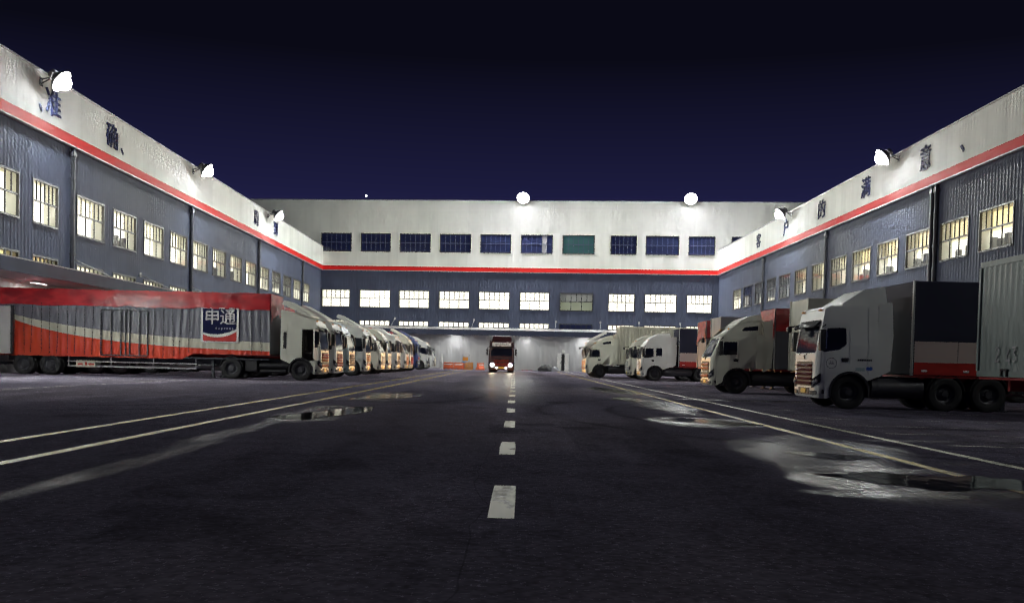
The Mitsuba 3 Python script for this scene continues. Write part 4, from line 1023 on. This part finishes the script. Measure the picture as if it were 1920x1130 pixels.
for sgn in (-1, 1):
    obj(f'{TR}__curtain', curtain_mesh(sgn), 'printed_curtain', smooth=True, label='printed curtain: grey above a white sweep above red-orange')
for k, x in enumerate(np.linspace(-24.9, -12.5, 30)):
    if -20.5 < x < -17.9 or -15.6 < x < -13.3:
        continue
    lean = rng.uniform(-0.10, 0.10)
    st = rod([x, 48.74 - 1.305, 3.5], [x + lean, 48.74 - 1.305, 1.05 if x < -16 else 1.26], 0.011, 5)
    obj(f'{TR}__strap', st, 'black_plastic')
y_ = 48.74 - 1.31
bars = [box(-20.25, -18.0, y_ - 0.03, y_ + 0.01, 3.20, 3.26), box(-20.25, -18.0, y_ - 0.03, y_ + 0.01, 1.0, 1.05)]
for x in (-20.25, -19.75, -19.28, -19.06, -18.85, -18.38, -17.98):
    bars.append(box(x - 0.022, x + 0.022, y_ - 0.032, y_ + 0.012, 1.052, 3.198))
obj(f'{TR}__door_frame', cat(bars), 'dark_steel', label='dark barred frame on the curtain side')
# logo panel: white border, navy field, red wave, lettering
ly = 48.74 - 1.315
pn = Polygon([(-15.35, 1.80), (-13.55, 1.80), (-13.55, 3.42), (-15.35, 3.42)])


def plaque(poly, d0, d1):
    m = trimesh.creation.extrude_polygon(poly, d1 - d0, engine='earcut')
    m.apply_transform(np.array([[1, 0, 0, 0], [0, 0, -1, ly - d0], [0, 1, 0, 0], [0, 0, 0, 1.0]]))
    return m


xs = np.linspace(-15.27, -13.63, 25)
w0 = 2.02 + 0.20 * ((xs + 14.45) / 0.82) ** 2 + 0.10 * (xs + 14.45)
w1 = w0 + 0.13 + 0.03 * np.sin((xs + 15) * 2)
obj(f'{TR}__logo_panel', plaque(pn.buffer(0.03), 0.0, 0.012), 'plate_white', label='square logo panel with white border, navy field and red wave')
obj(f'{TR}__logo_panel__navy_field', plaque(Polygon([*zip(xs, w1), (-13.63, 3.40), (-15.27, 3.40)]), 0.0125, 0.018), 'letter_navy')
obj(f'{TR}__logo_panel__red_wave', plaque(Polygon([*zip(xs, w0), (-13.63, 1.86), (-13.7, 1.82), (-15.2, 1.82), (-15.27, 1.86)]), 0.0125, 0.018), 'red_plastic')
for ch, x in (('申', -15.22), ('通', -14.46)):
    m = glyph(ch, 0.80, 0.80, 0.01)
    m.apply_translation((x, ly - 0.019, 2.62))
    obj(f'{TR}__logo_panel__lettering', m, 'plate_white')
ex = meshkit.text_mesh('e x p r e s s', 0.13, 0.008)
ex.apply_transform(np.array([[0.92, 0, 0, -14.66], [0, 0, -1, ly - 0.0185], [0, 1, 0, 2.40], [0, 0, 0, 1.0]]))
obj(f'{TR}__logo_panel__lettering', ex, 'plate_white')
obj(f'{TR}__tool_box', cat(box(-21.5, -20.55, 47.48, 48.1, 0.40, 0.74, 0.02)), 'light_panel', label='pale marked tool box below the trailer')
obj(f'{TR}__tool_box__marking', cat(box(-21.4, -21.15, 47.468, 47.478, 0.52, 0.60), box(-21.05, -20.95, 47.468, 47.478, 0.50, 0.66), box(-20.88, -20.62, 47.468, 47.478, 0.52, 0.60)), 'red_plastic')
rd = cat(box(-26.9, -24.62, 47.30, 47.36, 0.98, 3.32, 0.015), box(-24.66, -24.58, 47.29, 47.42, 0.98, 3.32))
obj(f'{TR}__rear_door', cat(box(-25.62, -24.62, 47.26, 47.33, 0.98, 3.30, 0.015)), 'plate_white', label='plain white rear door folded back against the side')
obj(f'{TR}__rear_door__hinge_post', box(-24.60, -24.50, 47.27, 47.40, 0.95, 3.34, 0.01), 'black_plastic')

# the other trucks of the left row: (front corner y, style, paint, swaps, trailer)
RED, DRK = {'orange_plastic': 'red_plastic', 'cream_plastic': 'red_plastic', 'plate_white': 'red_plastic'}, {'maroon_grille': 'dark_steel'}
cur = lambda s, k='curtain', tarp=0.7: dict(kind=k, x1=-2.75, length=12.6, z0=1.15, z1=3.75, tarp=tarp, seed=s)
left_row = [
    (51.6, 'O', 'white_truck_paint', RED, cur(1), 0.0, 'white truck with a red slatted grille, second from the camera in the left row'),
    (56.2, 'C', 'mint_truck_paint', {'plate_white': 'dark_steel'}, cur(2, 'light', None), -0.1, 'pale blue-green truck with a dark grille, third in the left row'),
    (61.9, 'O', 'white_truck_paint', {'red_plastic': 'orange_plastic'}, cur(2), 0.0, 'white truck with an orange and cream grille, fourth in the left row'),
    (69.0, 'V', 'cream_truck_paint', {'orange_plastic': 'cream_plastic'}, cur(3, 'light', None), 0.0, 'cream truck with a cream grille, fifth in the left row'),
    (72.7, 'C', 'cream_truck_paint', {}, cur(1, 'light', None), 0.0, 'cream truck with white grille bars, sixth in the left row'),
    (78.4, 'A', 'white_truck_paint', DRK, cur(2, 'grey', None), 0.0, 'white high-roofed truck with a dark grille, seventh in the left row'),
    (83.9, 'V', 'white_truck_paint', {'cream_plastic': 'orange_plastic'}, cur(3), 0.1, 'white truck with an orange grille, eighth in the left row'),
    (88.6, 'O', 'cream_truck_paint', RED, cur(1), 0.0, 'cream truck with a red grille and red tarpaulin, ninth in the left row'),
    (94.8, 'O', 'blue_truck_paint', {'cream_plastic': 'dark_steel', 'orange_plastic': 'plate_white'}, cur(2), 0.0, 'blue-cabbed truck among the white ones in the left row'),
    (105.0, 'A', 'white_truck_paint', DRK, cur(3, 'light', None), 0.1, 'white dark-grilled truck second from the far end of the left row'),
    (114.2, 'V', 'white_truck_paint', {'orange_plastic': 'cream_plastic'}, cur(1, 'grey', None), 0.0, 'white truck at the far end of the left row'),
]
for y, sty, body, swap, tr, dx, lab in left_row:
    truck(lab, LROW, placed(FX + dx, y + 1.24, rng.uniform(-0.6, 0.6)), sty, body, tr, swap=swap)

# right row: nearest truck, with navy trailer
tA = truck('large white truck with dark red grille and banded navy trailer, nearest on the right', RROW, placed(8.98, 30.14, 180), 'A', 'white_truck_paint',
           dict(kind='navy', x1=-2.82, length=12.6, z0=1.06, z1=3.85, seed=0), rear=(-3.85, -5.15))
MA = placed(8.98, 30.14, 180)
for p_, m_ in ((box(-1.42, -1.14, 1.241, 1.25, 1.14, 1.24), 'mint_truck_paint'), (box(-1.64, -1.46, 1.241, 1.25, 1.17, 1.27), 'plate_blue')):
    obj(f'{tA}__sticker', p_, m_, tw=tw(MA))
obj(f'{tA}__model_lettering', cat([box(-1.2 - 0.055 * k - 0.04, -1.2 - 0.055 * k, 1.241, 1.252, 1.44, 1.49) for k in range(8)]), 'black_plastic', tw=tw(MA))
ringm = trimesh.creation.annulus(0.145, 0.165, 0.006, sections=28).apply_transform(trimesh.transformations.rotation_matrix(math.pi / 2, [1, 0, 0])).apply_translation((-0.42, 1.243, 1.36))
obj(f'{tA}__door_emblem', cat(ringm, box(-0.50, -0.34, 1.24, 1.247, 1.33, 1.36), box(-0.47, -0.45, 1.24, 1.247, 1.36, 1.42), box(-0.40, -0.38, 1.24, 1.247, 1.36, 1.42)), 'grey_steel', tw=tw(MA), label='faint round grey emblem on the cab door')

truck('cream truck with rounded high roof, orange grille and red-tarped trailer, second on the right', RROW, placed(8.55, 43.64, 180), 'V', 'cream_truck_paint',
      dict(kind='curtain', x1=-2.75, length=12.6, z0=1.1, z1=3.72, tarp=0.95, seed=2))
truck('white truck with white slatted grille and navy trailer, third truck on the right', RROW, placed(9.05, 71.3, 180), 'C', 'white_truck_paint',
      dict(kind='navy', x1=-2.75, length=12.4, z0=1.06, z1=3.8, seed=0), swap={})
truck('white truck half hidden behind the white slatted grille truck on the right', RROW, placed(8.75, 76.0, 180), 'C', 'cream_truck_paint', cur(2, 'light', None), swap={})
truck('cream truck with orange grille and ribbed pale container, far end of the right row', RROW, placed(5.75, 80.3, 180), 'V', 'cream_truck_paint',
      dict(kind='ribbed', x1=-2.7, length=12.5, z0=1.1, z1=4.2, seed=0))
truck('white truck just behind the far truck with the ribbed container', RROW, placed(5.9, 84.6, 180), 'O', 'white_truck_paint', cur(3, 'light', None), swap={'red_plastic': 'orange_plastic'})


def lone_trailer(label, M, tr):
    root = numbered('parked_trailer')
    tag(root, label, 'trailer', 'trailers parked without trucks on the right')
    semitrailer(root, M, **tr)
    return root


lt = lone_trailer('greenish grey ribbed trailer standing at the right edge, nearest the camera', placed(12.4, 24.86, 180), dict(kind='green', x1=0.0, length=12.5, z0=1.08, z1=4.1, seed=0))
LM = placed(12.4, 24.86, 180)
for txt, y, z in (('2', -0.30, 1.46), ('4', 0.26, 1.40), ('3', 0.55, 1.46)):
    m = meshkit.text_mesh(txt, 0.30, 0.004)
    m.apply_transform(np.array([[0, 0, 1, 0.017], [1, 0, 0, y], [0, 1.3, 0, z], [0, 0, 0, 1.0]]))
    obj(f'{lt}__chalk_mark', m, 'grey_steel', tw=tw(LM))
obj(f'{lt}__hose_bracket', cat(box(0.0, 0.06, 0.10, 0.42, 1.24, 1.29), box(0.0, 0.06, 0.10, 0.15, 1.10, 1.24), box(0.0, 0.06, 0.37, 0.42, 1.10, 1.24)), 'black_plastic', tw=tw(LM))
obj(f'{lt}__side_sweep', tm(ext([(-0.12, 1.1), (-12.3, 1.1), (-12.3, 1.6), (-3, 1.7), (-0.12, 1.75)], 'y', 1.26, 1.268)), 'red_plastic', tw=tw(LM), label='red sweep along the side')
lone_trailer('pale panelled trailer behind the nearest white truck on the right', placed(11.67, 40.14, 180), dict(kind='light', x1=0.0, length=12.5, z0=1.08, z1=3.98, seed=0))
lone_trailer('pale trailer without truck, beyond the cream truck on the right', placed(10.75, 52.3, 180), dict(kind='grey', x1=0.0, length=12.5, z0=1.08, z1=3.78, seed=0))
lone_trailer('grey curtain trailer with a hanging red tarpaulin, beyond the cream truck on the right', placed(11.0, 57.4, 180), dict(kind='curtain', x1=0.0, length=12.5, z0=1.08, z1=3.75, tarp=1.0, seed=1))

# the truck coming up the lane with its headlights on
ME = placed(-1.35, 95.0, -90)
tE = truck('dark red truck with lit headlights driving towards the camera', None, ME, 'A', 'maroon_truck_paint', dict(kind='grey', x1=-2.75, length=11.0, z0=1.1, z1=3.7, seed=0))
obj(f'{tE}__visor_board', box(0.02, 0.05, -0.92, 0.92, 2.60, 2.95, 0.008), 'plate_white', tw=tw(ME), label='pale lettered board above the windshield')
obj(f'{tE}__visor_board__lettering', cat([box(0.051, 0.056, -0.62 + 0.2 * k, -0.50 + 0.2 * k, 2.68, 2.86) for k in range(7)]), 'grey_steel', tw=tw(ME))
t_ = np.arange(20) * math.pi / 10
for sgn in (1, -1):
    m = trimesh.Trimesh(np.vstack([[0.09, 0, 0], np.c_[np.full(20, 0.085), np.cos(t_) * 0.19, np.sin(t_) * 0.19]]), [[0, i + 1, (i + 1) % 20 + 1] for i in range(20)], process=False)
    if m.face_normals[0][0] < 0:
        m.invert()
    obj(f'{tE}__lit_headlamp', m, 'lamp_black', tw=tw(shift(ME, 0.0, sgn * 0.88, 0.78)), label='lit warm headlamp', emitter={'type': 'area', 'radiance': rgb(1200, 600, 185)})

for sgn in (1, -1):
    m = trimesh.Trimesh(np.vstack([[0.06, 0, 0], np.c_[np.full(20, 0.055), np.cos(t_) * 0.09, np.sin(t_) * 0.09]]), [[0, i + 1, (i + 1) % 20 + 1] for i in range(20)], process=False)
    if m.face_normals[0][0] < 0:
        m.invert()
    obj(f'{tE}__lit_fog_lamp', m, 'lamp_black', tw=tw(shift(ME, 0.0, sgn * 0.45, 0.50)), label='lit warm fog lamp', emitter={'type': 'area', 'radiance': rgb(1500, 800, 300), 'sampling_weight': 0.2})

# ------------------------------------------------------------------ things at the far end of the yard
scene['barrier_plastic'] = principled((0.66, 0.13, 0.05), 0.4)
scene['crate_orange'] = principled((0.62, 0.26, 0.04), 0.5)
scene['crate_blue'] = principled((0.06, 0.22, 0.55), 0.5)
scene['dark_cloth'] = principled((0.03, 0.03, 0.035), 0.7)


def barrier():
    pr = [(-0.28, 0.0), (0.28, 0.0), (0.26, 0.22), (0.13, 0.42), (0.10, 0.85), (-0.10, 0.85), (-0.13, 0.42), (-0.26, 0.22)]
    m = ext(rounded(pr, 0.02), 'x', -0.62, 0.62)
    for x in (-0.3, 0.3):
        m = m - M3.cube((0.22, 1.0, 0.12), True).translate((x, 0, 0.05))
    return m


bm = mikit.ply(tm(barrier()), smooth=35)
for k, (x, y, a, lab) in enumerate(((-8.3, 121.0, 3, 'leftmost of the orange plastic road barriers at the far end'), (-7.0, 121.1, -2, 'orange plastic road barrier in the middle of the far left group'), (-4.3, 120.4, 60, 'orange plastic road barrier left of the oncoming truck'))):
    kk = obj('road_barrier', bm, 'barrier_plastic', tw=tw(placed(x, y, a)), label=lab, cat='barrier', group='plastic barriers at the far end')
    obj(f'{kk}__reflective_band', box(-0.5, 0.5, -0.135, -0.105, 0.55, 0.68), 'plate_white', tw=tw(placed(x, y, a)))


def crate(w, d, h):
    sl = [box(-w / 2, w / 2, -d / 2, d / 2, 0, 0.05)]
    for z in np.arange(0.08, h - 0.05, 0.12):
        sl += [box(-w / 2, w / 2, s * d / 2 - 0.015, s * d / 2 + 0.015, z, z + 0.09) for s in (1, -1)]
        sl += [box(s * w / 2 - 0.015, s * w / 2 + 0.015, -d / 2 + 0.016, d / 2 - 0.016, z, z + 0.09) for s in (1, -1)]
    sl += [box(sx * (w / 2 - 0.04) - 0.03, sx * (w / 2 - 0.04) + 0.03, sy * (d / 2 - 0.045) - 0.025, sy * (d / 2 - 0.045) + 0.025, 0.05, h) for sx in (1, -1) for sy in (1, -1)]
    return cat(sl)


obj('pallet_crate', crate(1.0, 0.9, 0.9), 'crate_orange', tw=tw(placed(-5.8, 121.4, 8)), label='orange slatted crate beside the barriers', cat='crate')
obj('pallet_crate', crate(0.7, 0.6, 0.6), 'crate_blue', tw=tw(shift(placed(-6.45, 122.3, -5), 0, 0, 0.0)), label='blue slatted crate behind the orange crate', cat='crate')
k = numbered('hand_cart')
tag(k, 'tall wire hand cart with blue and orange load behind the crates', 'cart')
CM = placed(-6.3, 123.3, 0)
obj(f'{k}__rail', cat([rod([x, y, 0.12], [x, y, 1.9], 0.03, 6) for x in (-0.45, 0.45) for y in (-0.3, 0.3)], [rod([-0.45, y, z], [0.45, y, z], 0.02, 6) for y in (-0.3, 0.3) for z in (0.6, 1.1, 1.6, 1.88)]), 'grey_steel', tw=tw(CM))
obj(f'{k}__deck', box(-0.5, 0.5, -0.34, 0.34, 0.16, 0.22), 'grey_steel', tw=tw(CM))
obj(f'{k}__parcel', box(-0.38, 0.05, -0.25, 0.25, 0.222, 0.95, 0.02), 'crate_blue', tw=tw(CM))
obj(f'{k}__parcel', box(-0.35, 0.3, -0.22, 0.22, 1.12, 1.55, 0.02), 'crate_orange', tw=tw(CM))
for x in (-0.4, 0.4):
    obj(f'{k}__castor', cat([rod([x - 0.02, y, 0.08], [x + 0.02, y, 0.08], 0.08, 12) for y in (-0.28, 0.28)]), 'black_plastic', tw=tw(CM))
obj('bollard', cat(rod([0, 0, 0], [0, 0, 1.75], 0.13, 14), rod([0, 0, 0], [0, 0, 0.06], 0.22, 14), trimesh.creation.icosphere(2, 0.13).apply_translation((0, 0, 1.75))), 'plate_white', smooth=40, tw=tw(placed(-9.1, 120.2, 0)), label='white round-topped bollard at the end of the left row', cat='bollard')
# a white double-doored cabinet by the dock wall
k = numbered('cabinet')
tag(k, 'white double-door cabinet with a dark gap between its doors, at the far dock wall', 'cabinet')
KM = placed(6.15, 124.6, -6)
obj(f'{k}__body', cat(box(-0.72, -0.66, -0.3, 0.5, 0.05, 2.25), box(0.66, 0.72, -0.3, 0.5, 0.05, 2.25), box(-0.66, 0.66, 0.44, 0.5, 0.05, 2.25), box(-0.74, 0.74, -0.32, 0.52, 2.252, 2.34), box(-0.7, 0.7, -0.28, 0.48, 0.0, 0.05)), 'plate_white', tw=tw(KM))
obj(f'{k}__inside', box(-0.655, 0.655, -0.1, 0.43, 0.06, 2.24), 'dark_cloth', tw=tw(KM))
for s in (-1, 1):
    d_ = obj(f'{k}__door', box(min(s * 0.66, s * 0.20), max(s * 0.66, s * 0.20), -0.35, -0.305, 0.08, 2.24, 0.01), 'plate_white', tw=tw(KM))
    obj(f'{d_}__handle', box(s * 0.26 - 0.02, s * 0.26 + 0.02, -0.40, -0.352, 1.0, 1.25), 'dark_steel', tw=tw(KM))
obj(f'{k}__lamp', trimesh.creation.icosphere(2, 0.20).apply_translation((0.0, 0.1, 2.56)), 'plate_white', smooth=True, tw=tw(KM))


def pile(w, d, h, seed):
    m = trimesh.creation.icosphere(4, 1.0)
    v = m.vertices
    v = v * [w / 2, d / 2, h]
    v[:, 2] = np.maximum(v[:, 2], 0) * (0.75 + 0.5 * meshkit.fbm(m.vertices * 1.9 + seed, 3))
    v[:, :2] *= (0.85 + 0.4 * meshkit.fbm(m.vertices * 2.3 + seed + 9, 3))[:, None]
    return trimesh.Trimesh(v, m.faces, process=False)


obj('covered_heap', pile(2.0, 1.5, 0.85, 3), 'dark_cloth', smooth=True, tw=tw(placed(3.9, 121.5, 5)), label='heap under a dark cover right of the oncoming truck', cat='heap')
obj('covered_heap', pile(1.0, 1.0, 0.6, 7), 'grey_fabric', smooth=True, tw=tw(placed(5.0, 121.0, 0)), label='small pale grey heap beside the dark covered heap', cat='heap')
obj('pallet', cat([box(-0.6, 0.6, y - 0.05, y + 0.05, 0.12, 0.145) for y in np.linspace(-0.45, 0.45, 6)], [box(x - 0.05, x + 0.05, -0.5, 0.5, 0.0, 0.118) for x in (-0.55, 0, 0.55)]), 'red_frame', tw=tw(placed(1.5, 121.5, 4)), label='low red pallet beside the dark covered heap', cat='pallet')
